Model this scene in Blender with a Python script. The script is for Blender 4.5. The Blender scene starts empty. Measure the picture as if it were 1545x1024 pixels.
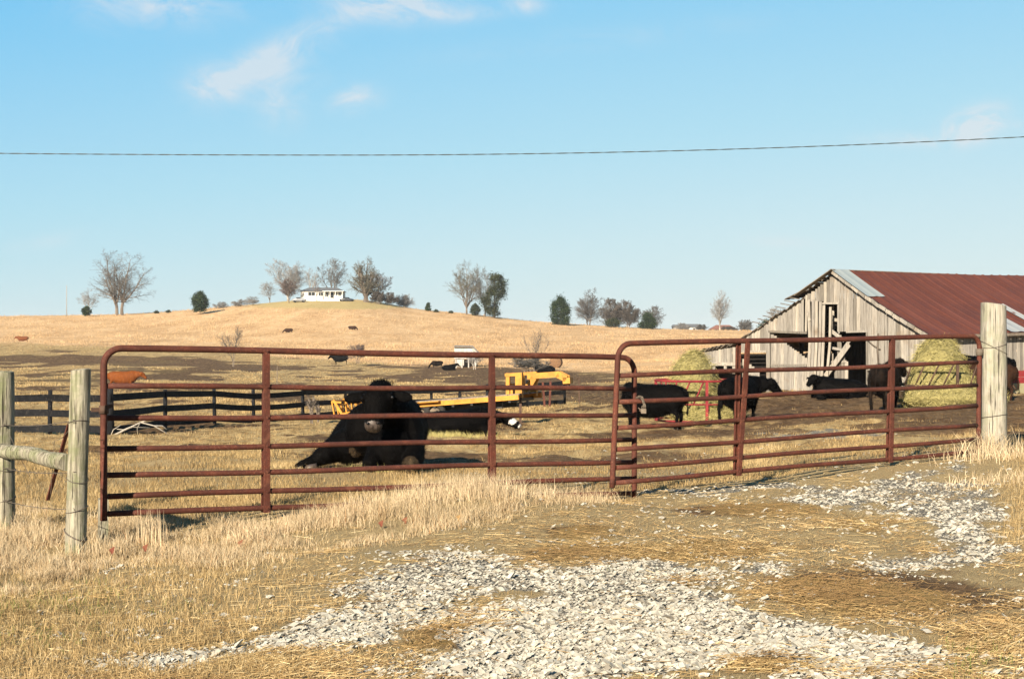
import bpy, bmesh, math, random
import numpy as np
from mathutils import Vector, Matrix

random.seed(7)
RS = np.random.RandomState(11)
R = math.radians
PI = math.pi
scene = bpy.context.scene
COL = scene.collection

# ------------------------------------------------------------------ camera
EYE = 1.36
FPX = 2146.0                      # focal length in pixels of the 1545 px wide photograph
cam_d = bpy.data.cameras.new('camera')
cam = bpy.data.objects.new('camera', cam_d)
COL.objects.link(cam)
cam_d.sensor_width = 36.0
cam_d.lens = 50.0
cam_d.clip_start = 0.1
cam_d.clip_end = 9000
cam.location = (0, 0, EYE)
cam.rotation_euler = (R(90), 0, 0)
scene.camera = cam
scene.view_settings.view_transform = 'Standard'
scene.view_settings.look = 'None'
scene.view_settings.gamma = 1
scene.view_settings.exposure = 1.38

# ------------------------------------------------------------------ node helpers
class NT:
    def __init__(s, tree):
        s.t = tree; s.n = tree.nodes; s.l = tree.links
    def node(s, typ, **kw):
        n = s.n.new(typ)
        for k, v in kw.items(): setattr(n, k, v)
        return n
    def put(s, sock, v):
        if v is None: return
        if isinstance(v, bpy.types.NodeSocket): s.l.new(v, sock)
        else:
            if isinstance(v, (tuple, list)) and sock.type == 'RGBA' and len(v) == 3: v = (*v, 1)
            sock.default_value = v
    def m(s, op, a, b=None, c=None, clamp=False):
        n = s.node('ShaderNodeMath', operation=op); n.use_clamp = clamp
        s.put(n.inputs[0], a); s.put(n.inputs[1], b)
        if c is not None: s.put(n.inputs[2], c)
        return n.outputs[0]
    def noise(s, vec, scale, detail=4, rough=0.55, dist=0.0):
        n = s.node('ShaderNodeTexNoise')
        s.put(n.inputs['Vector'], vec); s.put(n.inputs['Scale'], scale)
        s.put(n.inputs['Detail'], detail); s.put(n.inputs['Roughness'], rough); s.put(n.inputs['Distortion'], dist)
        return n.outputs[0]
    def voro(s, vec, scale, feat='F1', out=0):
        n = s.node('ShaderNodeTexVoronoi', feature=feat)
        s.put(n.inputs['Vector'], vec); s.put(n.inputs['Scale'], scale)
        return n.outputs[out]
    def mapping(s, vec, scale=(1,1,1), rot=(0,0,0), loc=(0,0,0)):
        n = s.node('ShaderNodeMapping')
        s.put(n.inputs['Vector'], vec); n.inputs['Scale'].default_value = scale
        n.inputs['Rotation'].default_value = rot; n.inputs['Location'].default_value = loc
        return n.outputs[0]
    def ramp(s, fac, stops, interp='LINEAR'):
        n = s.node('ShaderNodeValToRGB'); cr = n.color_ramp; cr.interpolation = interp
        while len(cr.elements) < len(stops): cr.elements.new(0.5)
        for e, (p, c) in zip(cr.elements, stops):
            e.position = p
            e.color = (*c, 1) if isinstance(c, (tuple, list)) else (c, c, c, 1)
        s.put(n.inputs[0], fac)
        return n.outputs[0]
    def mix(s, fac, a, b, blend='MIX'):
        n = s.node('ShaderNodeMix', data_type='RGBA', blend_type=blend)
        s.put(n.inputs[0], fac); s.put(n.inputs[6], a); s.put(n.inputs[7], b)
        return n.outputs[2]
    def attr(s, name):
        return s.node('ShaderNodeAttribute', attribute_name=name).outputs['Fac']
    def step(s, x, lo, hi):
        n = s.node('ShaderNodeMapRange', interpolation_type='SMOOTHSTEP'); n.clamp = True
        s.put(n.inputs[0], x); s.put(n.inputs[1], lo); s.put(n.inputs[2], hi)
        return n.outputs[0]

# ------------------------------------------------------------------ sun and sky
SUN_AZ = (0.39, 0.92)             # direction the sunlight travels over the ground
SUN_EL = 23.0
world = bpy.data.worlds.new('World'); scene.world = world
world.use_nodes = True
w = NT(world.node_tree); w.n.clear()
sky = w.node('ShaderNodeTexSky', sky_type='NISHITA')
sky.sun_disc = False
sky.sun_elevation = R(SUN_EL)
sky.sun_rotation = math.atan2(-SUN_AZ[0], -SUN_AZ[1])
sky.altitude = 150; sky.air_density = 1.0; sky.dust_density = 0.6; sky.ozone_density = 1.6
tc = w.node('ShaderNodeTexCoord')
sep = w.node('ShaderNodeSeparateXYZ'); w.l.new(tc.outputs['Generated'], sep.inputs[0])
dy = w.m('MAXIMUM', sep.outputs[1], 0.02)
su = w.m('DIVIDE', sep.outputs[0], dy)
sv = w.m('DIVIDE', sep.outputs[2], dy)
cloud = None
for (px, py, rx, ry, ang, st) in [(590,6,80,24,0,1.5),(238,8,110,30,0,.8),(395,98,80,24,-22,1.1),(322,128,40,28,20,.9),
        (425,150,34,34,80,.75),(455,120,40,12,0,.4),(536,150,32,17,-10,1.3),(480,40,60,16,-18,.6),(690,22,70,12,0,.5),(790,8,30,12,0,.75),
        (1466,190,40,20,-20,3.2),(1525,188,46,10,8,.6),(1390,212,60,10,0,.4),(1180,366,60,10,3,.3),(510,348,60,10,4,.2),(70,365,60,12,-10,.2),(900,60,240,18,-6,.15),(1400,212,120,12,0,.3)]:
    u0 = (px-772.5)/FPX; v0 = (512-py)/FPX; a = rx/FPX; b = ry/FPX
    ca, sa = math.cos(R(ang)), math.sin(R(-ang))
    du = w.m('SUBTRACT', su, u0); dv = w.m('SUBTRACT', sv, v0)
    p = w.m('ADD', w.m('MULTIPLY', du, ca/a), w.m('MULTIPLY', dv, sa/a))
    q = w.m('ADD', w.m('MULTIPLY', du, -sa/b), w.m('MULTIPLY', dv, ca/b))
    r2 = w.m('ADD', w.m('MULTIPLY', p, p), w.m('MULTIPLY', q, q))
    g = w.m('MULTIPLY', w.m('POWER', 2.718, w.m('MULTIPLY', r2, -1.0)), st)
    cloud = g if cloud is None else w.m('ADD', cloud, g)
cv = w.mapping(tc.outputs['Generated'], scale=(1, 1, 1.7))
cn = w.noise(cv, 22, 10, 0.68, 0.9)
cm = w.m('MULTIPLY', cloud, w.step(cn, 0.26, 0.72))
cm = w.m('MINIMUM', cm, 0.66)
# the sky's own colour, from deep cyan blue overhead to a pale horizon
tint = w.ramp(sv, [(0.0, (1.0, 1.0, 1.0)), (0.12, (1,1,1)), (0.24, (1,1,1))])
hz = w.ramp(w.m('ADD', sv, w.m('MULTIPLY', su, -0.12)), [(0.0, (6.5, 8.0, 8.4)), (0.06, (5.7, 7.8, 8.6)), (0.13, (4.3, 7.4, 8.9)), (0.28, (2.0, 6.1, 9.4)), (0.85, (.55, 1.9, 3.6))])
mixsky = w.mix(0.86, sky.outputs[0], hz)
skyc = w.mix(cm, mixsky, (7.6, 7.9, 8.2))
bg = w.node('ShaderNodeBackground'); w.put(bg.inputs[0], skyc); bg.inputs[1].default_value = 0.039
wo = w.node('ShaderNodeOutputWorld'); w.l.new(bg.outputs[0], wo.inputs[0])

sl = bpy.data.lights.new('sun', 'SUN'); sun = bpy.data.objects.new('sun', sl); COL.objects.link(sun)
sl.energy = 5.0; sl.angle = R(0.5); sl.color = (1.0, 0.85, 0.67)
ld = Vector((SUN_AZ[0], SUN_AZ[1], 0)).normalized() * math.cos(R(SUN_EL)) + Vector((0, 0, -math.sin(R(SUN_EL))))
sun.rotation_euler = ld.to_track_quat('-Z', 'Y').to_euler()
sun.location = (-20, -40, 40)

# ------------------------------------------------------------------ noise in numpy
def _h(ix, iy, seed):
    n = (ix * 374761393 + iy * 668265263 + seed * 974634777) & 0x7fffffff
    n = ((n ^ (n >> 13)) * 1274126177) & 0x7fffffff
    return ((n ^ (n >> 16)) & 0xffff) / 65535.0
def vnoise(x, y, seed=0):
    x = np.asarray(x, float); y = np.asarray(y, float)
    ix = np.floor(x).astype(np.int64); iy = np.floor(y).astype(np.int64)
    fx = x - ix; fy = y - iy
    fx = fx*fx*(3-2*fx); fy = fy*fy*(3-2*fy)
    a = _h(ix, iy, seed); b = _h(ix+1, iy, seed); c = _h(ix, iy+1, seed); d = _h(ix+1, iy+1, seed)
    return (a*(1-fx)+b*fx)*(1-fy) + (c*(1-fx)+d*fx)*fy
def fbm(x, y, seed=0, octv=4):
    s = 0; a = 0.5; t = 0
    for i in range(octv):
        s = s + a*vnoise(x*2**i, y*2**i, seed+i*17); t += a; a *= 0.55
    return s/t
def sstep(x, a, b):
    t = np.clip((x-a)/(b-a), 0, 1); return t*t*(3-2*t)

# ------------------------------------------------------------------ the lie of the land
def zpy(Y, py): return EYE - (py-512)/FPX*Y
near = {   # photograph column -> ground profile (distance, height)
 -300: [(6,.0),(10.3,-.12),(16,-.2),(20,-.35),(30,-.9),(42,zpy(42,656)),(55,zpy(55,637)),(70,zpy(70,618)),(100,zpy(100,589)),(150,zpy(150,562)),(220,zpy(220,538)),(300,zpy(300,515))],
  100: [(6,.0),(10.3,-.13),(16,-.16),(20,-.35),(30,-.9),(42,zpy(42,656)),(55,zpy(55,637)),(70,zpy(70,618)),(100,zpy(100,588)),(150,zpy(150,560)),(220,zpy(220,538)),(300,zpy(300,515))],
  450: [(6,.0),(10.3,-.06),(16,-.10),(20,-.3),(30,-.8),(42,zpy(42,652)),(55,zpy(55,636)),(70,zpy(70,619)),(100,zpy(100,594)),(150,zpy(150,570)),(220,zpy(220,548)),(300,zpy(300,522))],
  800: [(6,.0),(10.3,.0),(12.9,-.07),(16,-.12),(20,-.3),(30,-.75),(42,zpy(42,643)),(55,zpy(55,630)),(70,zpy(70,617)),(100,zpy(100,592)),(150,zpy(150,570)),(220,zpy(220,548)),(300,zpy(300,521))],
 1050: [(6,.0),(10.3,.0),(12.9,-.05),(16,-.10),(20,-.27),(30,-.7),(42,zpy(42,640)),(55,zpy(55,611)),(70,zpy(70,594)),(100,zpy(100,578)),(150,zpy(150,560)),(220,zpy(220,540)),(300,zpy(300,519))],
 1450: [(6,.0),(10.3,.02),(15,.11),(20,.0),(30,-.3),(42,zpy(42,609)),(55,zpy(55,591)),(70,zpy(70,580)),(100,zpy(100,568)),(150,zpy(150,555)),(220,zpy(220,538)),(300,zpy(300,519))],
 1900: [(6,.05),(10.3,.2),(15,.25),(20,.1),(30,-.1),(42,zpy(42,600)),(55,zpy(55,587)),(70,zpy(70,577)),(100,zpy(100,565)),(150,zpy(150,553)),(220,zpy(220,537)),(300,zpy(300,519))],
}
skyl = [(-600,482),(-300,480),(0,477),(100,476),(180,474),(290,467.5),(350,462),(400,457.5),(450,453),(500,451.5),(550,453),(590,459),(620,465),(700,472.5),(800,484),(870,489),(950,494),(1100,498.5),(1300,501),(1700,503),(2300,505)]
def hermite(xs, ys, x):
    xs = np.array(xs, float); ys = np.array(ys, float)
    d = np.diff(ys)/np.diff(xs); m = np.zeros(len(xs)); m[1:-1] = (d[:-1]+d[1:])/2; m[0] = d[0]; m[-1] = d[-1]
    s = d[:-1]*d[1:] <= 0; m[1:-1][s] *= 0.3
    x = np.clip(x, xs[0], xs[-1]); i = np.clip(np.searchsorted(xs, x)-1, 0, len(xs)-2)
    h = xs[i+1]-xs[i]; t = (x-xs[i])/h
    return (2*t**3-3*t**2+1)*ys[i] + (t**3-2*t**2+t)*h*m[i] + (-2*t**3+3*t**2)*ys[i+1] + (t**3-t**2)*h*m[i+1]
LY = np.linspace(math.log(5), math.log(4000), 420)
YY = np.exp(LY)
cols_px = np.linspace(-600, 2200, 260)
GRID = np.zeros((len(YY), len(cols_px)))
nk = sorted(near)
near_prof = {}
for k in nk:
    near_prof[k] = hermite([math.log(a) for a, b in near[k]], [b for a, b in near[k]], np.log(np.minimum(YY, 300)))
NP = np.array([near_prof[k] for k in nk])
for j, px in enumerate(cols_px):
    z = np.array([hermite(nk, NP[:, i], np.array([px]))[0] for i in range(len(YY))])
    sk = hermite([a for a, b in skyl], [b for a, b in skyl], np.array([px]))[0]
    p300 = 512 - (z[-1]-EYE)/300*FPX
    Ys = [300, 340, 380, 420, 455, 490, 560, 700, 1000, 1600, 4000]
    f = [0, .27, .54, .80, .985]
    zs = [zpy(Yv, p300+(sk-p300)*ff) for Yv, ff in zip(Ys[:5], f)]
    zc = zpy(490, sk+.5)
    zs += [zc, zc-1.5, zc-7, zc-14, zc-16, zc-16]
    far = hermite(Ys, zs, YY)
    GRID[:, j] = np.where(YY < 300, z, far)
# smooth the joins
for _ in range(2):
    GRID[1:-1] = (GRID[:-2]+2*GRID[1:-1]+GRID[2:])/4
def H(x, y):
    x = np.asarray(x, float); y = np.asarray(y, float)
    yc = np.maximum(y, 5.0)
    px = 772.5 + FPX*x/np.maximum(y, 8.0)
    fi = np.clip((np.log(yc)-LY[0])/(LY[1]-LY[0]), 0, len(YY)-1.001)
    fj = np.clip((px-cols_px[0])/(cols_px[1]-cols_px[0]), 0, len(cols_px)-1.001)
    i = fi.astype(int); j = fj.astype(int); a = fi-i; b = fj-j
    z = (GRID[i,j]*(1-b)+GRID[i,j+1]*b)*(1-a) + (GRID[i+1,j]*(1-b)+GRID[i+1,j+1]*b)*a
    k = sstep(y, 2, 6)*(1-sstep(y, 60, 120))
    z = z + k*((fbm(x*.55, y*.55, 3, 3)-.5)*.10 + (fbm(x*2.3, y*2.3, 9, 3)-.5)*.045)
    z = z + (sstep(y, 14, 20)*(1-sstep(y, 80, 140)))*((fbm(x*.9+7, y*.9, 21, 3)-.5)*.24+(fbm(x*2.4, y*2.4, 23, 3)-.5)*.13)
    z = z + sstep(y, 90, 160)*(fbm(x*.05, y*.05, 5, 3)-.5)*1.0*(1-sstep(y, 300, 420)*.8)
    z = z + .13*np.exp(-((x+.55)/1.3)**2-((y-11.5)/.55)**2)          # berm under the left gate
    z = z + .10*np.exp(-((x-5.9)/.9)**2-((y-13.6)/1.5)**2)
    z = z - .05*np.exp(-((x-4.0)/.55)**2-((y-11.5)/2.2)**2)
    return z
def hz1(x, y): return float(H(np.array([x]), np.array([y]))[0])
def P(px, py, Y): return Vector(((px-772.5)/FPX*Y, Y, EYE-(py-512)/FPX*Y))
def G(px, Y, dz=0.0):
    x = (px-772.5)/FPX*Y
    return Vector((x, Y, hz1(x, Y)+dz))
def proj(x, y, z):
    y = np.maximum(y, .1)
    return 772.5+FPX*x/y, 512-FPX*(z-EYE)/y

# ------------------------------------------------------------------ mesh helpers
class MB:
    """collects simple solids; build() links them as one mesh object"""
    def __init__(s): s.v = []; s.f = []; s.r = []; s.sm = []
    def add(s, vs, fs, rnd=None, smooth=False):
        o = len(s.v); s.v += [tuple(v) for v in vs]
        if rnd is None: rnd = random.random()
        for f in fs: s.f.append([i+o for i in f]); s.r.append(rnd); s.sm.append(smooth)
        return s
    def box(s, c, size, rot=None, rnd=None):
        hx, hy, hz_ = size[0]/2, size[1]/2, size[2]/2
        vs = [Vector((x*hx, y*hy, z*hz_)) for x in (-1,1) for y in (-1,1) for z in (-1,1)]
        if rot is not None: vs = [rot @ v for v in vs]
        vs = [v+Vector(c) for v in vs]
        return s.add(vs, [(0,1,3,2),(4,6,7,5),(0,4,5,1),(2,3,7,6),(0,2,6,4),(1,5,7,3)], rnd)
    def beam(s, a, b, w_, h_, side=None, rnd=None, taper=1.0):
        a = Vector(a); b = Vector(b); d = (b-a).normalized()
        if side is None:
            side = d.cross(Vector((0,0,1)))
            if side.length < 1e-3: side = Vector((1,0,0))
        side = Vector(side); side = (side - d*side.dot(d)).normalized(); up = side.cross(d)
        vs = []
        for p, k in ((a,1),(b,taper)):
            for x, y in ((-1,-1),(1,-1),(1,1),(-1,1)):
                vs.append(p+side*(x*w_/2*k)+up*(y*h_/2*k))
        return s.add(vs, [(3,2,1,0),(4,5,6,7),(0,1,5,4),(1,2,6,5),(2,3,7,6),(3,0,4,7)], rnd)
    def tube(s, pts, r, sides=8, rnd=None, cap=True, smooth=True):
        pts = [Vector(p) for p in pts]; n = len(pts)
        rr = r if isinstance(r, (list, tuple)) else [r]*n
        vs = []; ref = None
        for i, p in enumerate(pts):
            d = (pts[min(i+1,n-1)]-pts[max(i-1,0)]).normalized()
            if ref is None:
                ref = d.orthogonal().normalized()
            ref = (ref - d*ref.dot(d)).normalized(); q = d.cross(ref)
            for k in range(sides):
                a = 2*PI*k/sides
                vs.append(p+(ref*math.cos(a)+q*math.sin(a))*rr[i])
        fs = []
        for i in range(n-1):
            for k in range(sides):
                k2 = (k+1)%sides
                fs.append((i*sides+k, i*sides+k2, (i+1)*sides+k2, (i+1)*sides+k))
        s.add(vs, fs, rnd, smooth)
        if cap:
            o = len(s.v)-len(vs)
            s.f.append([o+k for k in range(sides)][::-1]); s.r.append(s.r[-1]); s.sm.append(False)
            s.f.append([o+(n-1)*sides+k for k in range(sides)]); s.r.append(s.r[-1]); s.sm.append(False)
        return s
    def loft(s, secs, sides=16, up=(0,0,1), rnd=0.5, p=2.0):
        """secs: (centre, half width, half height [, axis])"""
        n = len(secs); vs = []; up = Vector(up)
        cs = [Vector(q[0]) for q in secs]
        for i, q in enumerate(secs):
            d = (cs[min(i+1,n-1)]-cs[max(i-1,0)]).normalized() if len(q) < 4 else Vector(q[3]).normalized()
            side = d.cross(up)
            if side.length < 1e-3: side = Vector((0,1,0))
            side.normalize(); u2 = side.cross(d)
            for k in range(sides):
                a = 2*PI*k/sides; c_, s_ = math.cos(a), math.sin(a)
                c_ = math.copysign(abs(c_)**(2/p), c_); s_ = math.copysign(abs(s_)**(2/p), s_)
                vs.append(cs[i]+side*(c_*q[1])+u2*(s_*q[2]))
        fs = []
        for i in range(n-1):
            for k in range(sides):
                k2 = (k+1)%sides
                fs.append((i*sides+k, i*sides+k2, (i+1)*sides+k2, (i+1)*sides+k))
        fs.append(tuple(range(sides))[::-1]); fs.append(tuple((n-1)*sides+k for k in range(sides)))
        return s.add(vs, fs, rnd, True)
    def ball(s, c, rad, rot=None, seg=12, rings=8, rnd=0.5):
        c = Vector(c); rad = rad if isinstance(rad, (tuple, list)) else (rad,)*3
        vs = []; fs = []
        for i in range(rings+1):
            t = PI*i/rings
            for k in range(seg):
                a = 2*PI*k/seg
                v = Vector((rad[0]*math.sin(t)*math.cos(a), rad[1]*math.sin(t)*math.sin(a), rad[2]*math.cos(t)))
                if rot is not None: v = rot @ v
                vs.append(v+c)
        for i in range(rings):
            for k in range(seg):
                k2 = (k+1)%seg
                fs.append((i*seg+k, (i+1)*seg+k, (i+1)*seg+k2, i*seg+k2))
        return s.add(vs, fs, rnd, True)
    def build(s, name, m, parent=None):
        me = bpy.data.meshes.new(name)
        me.from_pydata(s.v, [], s.f)
        at = me.attributes.new('rnd', 'FLOAT', 'FACE'); at.data.foreach_set('value', np.array(s.r, np.float32))
        me.polygons.foreach_set('use_smooth', np.array(s.sm, bool))
        if m is not None:
            for x in (m if isinstance(m, (list, tuple)) else [m]): me.materials.append(x)
        me.update()
        o = bpy.data.objects.new(name, me); COL.objects.link(o)
        if parent is not None: o.parent = parent
        return o

def np_mesh(name, verts, faces_flat, loop_tot, m, attrs=None, smooth=False, parent=None):
    """verts (n,3); faces_flat flat index array; loop_tot per-face vertex counts"""
    me = bpy.data.meshes.new(name)
    me.vertices.add(len(verts)); me.vertices.foreach_set('co', np.ascontiguousarray(verts, np.float32).ravel())
    me.loops.add(len(faces_flat)); me.loops.foreach_set('vertex_index', np.ascontiguousarray(faces_flat, np.int32))
    me.polygons.add(len(loop_tot))
    ls = np.concatenate([[0], np.cumsum(loop_tot)[:-1]]).astype(np.int32)
    me.polygons.foreach_set('loop_start', ls)
    me.polygons.foreach_set('use_smooth', np.full(len(loop_tot), smooth, bool))
    for k, val in (attrs or {}).items():
        a = me.attributes.new(k, 'FLOAT', 'POINT'); a.data.foreach_set('value', np.ascontiguousarray(val, np.float32))
    me.materials.append(m)
    me.update(calc_edges=True); me.validate()
    o = bpy.data.objects.new(name, me); COL.objects.link(o)
    if parent is not None: o.parent = parent
    return o

def segs_mesh(name, p0, p1, r0, r1, m, rnd=None, parent=None, sides=3):
    p0 = np.asarray(p0, float); p1 = np.asarray(p1, float); n = len(p0)
    d = p1-p0; L = np.linalg.norm(d, axis=1, keepdims=True)+1e-9; d = d/L
    ref = np.where(np.abs(d[:, 2:3]) < .9, np.array([[0,0,1.]]), np.array([[1.,0,0]]))
    a = np.cross(d, ref); a /= np.linalg.norm(a, axis=1, keepdims=True)+1e-9
    b = np.cross(d, a)
    V = np.zeros((n, 2*sides, 3))
    for k in range(sides):
        t = 2*PI*k/sides; e = a*math.cos(t)+b*math.sin(t)
        V[:, k] = p0+e*np.asarray(r0)[:, None]; V[:, sides+k] = p1+e*np.asarray(r1)[:, None]
    F = []
    for k in range(sides):
        k2 = (k+1) % sides; F.append([k, k2, sides+k2, sides+k])
    F = np.array(F)
    faces = (F[None]+(np.arange(n)*2*sides)[:, None, None]).reshape(-1)
    rn = np.repeat(rnd if rnd is not None else RS.rand(n), 2*sides)
    return np_mesh(name, V.reshape(-1, 3), faces, np.full(n*sides, 4), m, {'rnd': rn}, parent=parent)

def blades_mesh(name, pos, h, wd, m, lean=0.35, rnd=None, parent=None, lean_dir=None, up=None, attrs=None):
    """two-segment tapering blades, one mesh"""
    n = len(pos); pos = np.asarray(pos, float); h = np.asarray(h, float)[:, None]; wd = np.asarray(wd, float)[:, None]
    ang = RS.rand(n)*2*PI
    sd = np.stack([np.cos(ang), np.sin(ang), np.zeros(n)], 1)
    la = RS.rand(n)*2*PI if lean_dir is None else lean_dir+RS.randn(n)*.6
    ln = (np.abs(RS.randn(n))*lean)[:, None]*np.stack([np.cos(la), np.sin(la), np.zeros(n)], 1)
    upv = np.array([[0,0,1.]]) if up is None else up
    mid = pos+h*.5*(upv+ln*.55)
    dirn = upv*.8+ln*1.5; dirn /= np.linalg.norm(dirn, axis=1, keepdims=True)
    tip = mid+h*.5*dirn
    V = np.stack([pos-sd*wd/2, pos+sd*wd/2, mid+sd*wd*.35, mid-sd*wd*.35, tip], 1)
    o = (np.arange(n)*5)[:, None]
    F = np.concatenate([o+np.array([[0,1,2,3]]), o+np.array([[3,2,4]])], 1).reshape(-1)
    lt = np.tile([4, 3], n)
    rn = RS.rand(n) if rnd is None else rnd
    A = {'rnd': np.repeat(rn, 5), 'tipf': np.tile([0,0,.5,.5,1.], n)}
    return np_mesh(name, V.reshape(-1, 3), F, lt, m, A, parent=parent)

def tag(o, label=None, cat=None, group=None, kind=None):
    if label: o['label'] = label
    if cat: o['category'] = cat
    if group: o['group'] = group
    if kind: o['kind'] = kind
    return o
def empty(name, loc, rz=0.0):
    o = bpy.data.objects.new(name, None); COL.objects.link(o)
    o.location = loc; o.rotation_euler = (0, 0, rz); o.empty_display_size = .3
    return o
def copy_tree(o, parent=None):
    c = o.copy(); COL.objects.link(c)
    if parent is not None: c.parent = parent
    for ch in list(o.children): copy_tree(ch, c)
    return c
def reparent_keep(o, root):
    """mesh given in world coordinates: move it under its thing"""
    o.parent = root
    o.matrix_parent_inverse = Matrix.LocRotScale(root.location, root.rotation_euler, root.scale).inverted()

# ------------------------------------------------------------------ materials
ALB = .84      # all paints and soils a little darker than their first guess
def mat(name):
    m = bpy.data.materials.new(name); m.use_nodes = True
    t = NT(m.node_tree); b = t.n['Principled BSDF']
    return m, t, b
def finish(t, b, col, rough=.8, bump=None, bstr=.4, bdist=.01, metal=0.0, spec=.3):
    col = t.mix(1.0, col, (ALB, ALB, ALB), 'MULTIPLY') ; t.put(b.inputs['Base Color'], col); t.put(b.inputs['Roughness'], rough)
    b.inputs['Metallic'].default_value = metal
    b.inputs['Specular IOR Level'].default_value = spec
    if bump is not None:
        bn = t.node('ShaderNodeBump'); t.put(bn.inputs['Height'], bump)
        bn.inputs['Strength'].default_value = bstr; bn.inputs['Distance'].default_value = bdist
        t.l.new(bn.outputs[0], b.inputs['Normal'])
def objco(t): return t.node('ShaderNodeTexCoord').outputs['Object']
def geoco(t): return t.node('ShaderNodeNewGeometry').outputs['Position']

def m_rnd(name, stops, scale=6, amt=.25, rough=.85, bstr=.3, bdist=.01, spec=.25, zs=1.0, world_co=False):
    """colour picked by each piece's own number, plus mottling"""
    m, t, b = mat(name); v = geoco(t) if world_co else objco(t)
    v = t.mapping(v, scale=(1, 1, zs))
    c = t.ramp(t.attr('rnd'), stops)
    n = t.noise(v, scale, 6, .65)
    c = t.mix(1.0, c, t.ramp(n, [(0.25, 1-amt*2), (.5, 1.0), (.75, 1+amt)]), 'MULTIPLY')
    finish(t, b, c, rough, n, bstr, bdist, spec=spec)
    return m
def m_wood(name, c1, c2, dark, zs=.06, scale=22, wc=True):
    m, t, b = mat(name); v = geoco(t) if wc else objco(t)
    g = t.noise(t.mapping(v, scale=(1,1,zs)), scale, 8, .7, .3)
    big = t.noise(v, .9, 4, .6)
    c = t.mix(t.step(g, .3, .7), c1, c2)
    c = t.mix(1.0, c, t.ramp(t.attr('rnd'), [(0, (.55,.54,.52)), (.5, (.95,.95,.95)), (1, (1.25,1.22,1.15))]), 'MULTIPLY')
    c = t.mix(t.step(big, .52, .78), c, dark)
    ck = t.noise(t.mapping(v, scale=(1,1,zs*.5)), scale*2.2, 4, .5)
    c = t.mix(t.m('MULTIPLY', t.step(ck, .60, .66), .75), c, (.05,.045,.04))
    finish(t, b, c, .9, g, .6, .01, spec=.15)
    return m
M = {}
M['barnwood'] = m_wood('weathered_barn_wood', (.225,.212,.188), (.38,.36,.322), (.21,.165,.12))
M['barnwood_dark'] = m_wood('old_framing_wood', (.12,.10,.085), (.22,.19,.155), (.08,.07,.06))
M['blackboard'] = m_wood('black_painted_board', (.006,.007,.009), (.016,.018,.022), (.010,.010,.012), zs=1, scale=8)

def m_post(name, c1, c2, moss, mossamt):
    m, t, b = mat(name); v = objco(t)
    g = t.noise(t.mapping(v, scale=(1,1,.05)), 45, 8, .7, .2)
    c = t.mix(t.step(g, .32, .66), c1, c2)
    ck = t.noise(t.mapping(v, scale=(1,1,.03)), 70, 3, .5)
    ckm = t.step(ck, .60, .66)
    big = t.noise(v, 5, 5, .65, .4)
    c = t.mix(t.m('MULTIPLY', t.step(big, .45, .62), mossamt), c, moss)
    st = t.noise(t.mapping(v, scale=(1,1,.35), loc=(3,1,2)), 9, 5, .6, .5)
    c = t.mix(t.m('MULTIPLY', t.step(st, .52, .68), .55), c, (.11,.095,.07))
    c = t.mix(t.m('MULTIPLY', ckm, .85), c, (.035,.03,.025))
    h = t.m('SUBTRACT', g, t.m('MULTIPLY', ckm, 1.2))
    finish(t, b, c, .92, h, .9, .012, spec=.12)
    return m
M['post'] = m_post('weathered_post_wood', (.11,.10,.075), (.42,.40,.31), (.14,.17,.07), .55)
M['post_pale'] = m_post('pale_post_wood', (.24,.228,.19), (.42,.398,.33), (.20,.23,.13), .35)

def m_rust(name, c1, c2, c3, sc=18, rough=.78, bs=.25, objc=False):
    m, t, b = mat(name); v = objco(t) if objc else geoco(t)
    n1 = t.noise(v, sc, 7, .7); n2 = t.noise(v, sc*5, 5, .7); n3 = t.noise(v, 3.1, 4, .6)
    c = t.mix(t.step(n1, .35, .65), c1, c2)
    c = t.mix(t.step(n2, .50, .72), c, c3)
    c = t.mix(t.m('MULTIPLY', t.step(n3, .42, .62), .7), c, (c1[0]*.5, c1[1]*.55, c1[2]*.6))
    n4 = t.noise(v, 7.3, 5, .7); c = t.mix(t.m('MULTIPLY', t.step(n4, .56, .68), .45), c, c3)
    finish(t, b, c, rough, n2, bs, .003, spec=.3)
    return m
M['gate'] = m_rust('rusty_red_gate_paint', (.105,.027,.015), (.065,.021,.014), (.19,.078,.045), 14)
M['iron'] = m_rust('old_iron', (.10,.055,.035), (.06,.04,.03), (.16,.09,.05), 30)
M['redtube'] = m_rust('red_feeder_paint', (.30,.028,.035), (.22,.025,.025), (.16,.045,.03), 9)
M['steel'] = m_rust('dull_steel', (.15,.12,.09), (.20,.17,.13), (.12,.07,.04), 40)
def m_plain(name, col, rough=.6, sc=8, amt=.12, metal=0.0, spec=.35):
    m, t, b = mat(name); v = objco(t)
    n = t.noise(v, sc, 6, .65)
    c = t.mix(1.0, col, t.ramp(n, [(.25, 1-amt*2), (.5, 1.0), (.75, 1+amt)]), 'MULTIPLY')
    finish(t, b, c, rough, n, .15, .005, metal, spec)
    return m
M['yellow'] = m_rust('worn_yellow_paint', (.60,.27,.03), (.50,.225,.025), (.30,.15,.04), 5, .5, .05, True)
M['black'] = m_plain('black_steel', (.02,.02,.022), .5)
M['tyre'] = m_plain('tyre_rubber', (.025,.024,.023), .9)
M['whitewall'] = m_plain('white_siding', (.74,.74,.70), .7, 2, .04)
M['shingle'] = m_plain('grey_shingles', (.12,.13,.14), .9, 3, .15)
M['redbrick'] = m_plain('red_brown_roof', (.22,.10,.07), .9, 1, .1)
M['glass'] = m_plain('window_dark', (.03,.035,.04), .15)
M['wire'] = m_plain('dark_wire', (.05,.065,.06), .5)
M['barbwire'] = m_plain('barbed_wire', (.10,.085,.07), .6)
M['hoof'] = m_plain('hoof_horn', (.06,.05,.04), .6)
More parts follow.
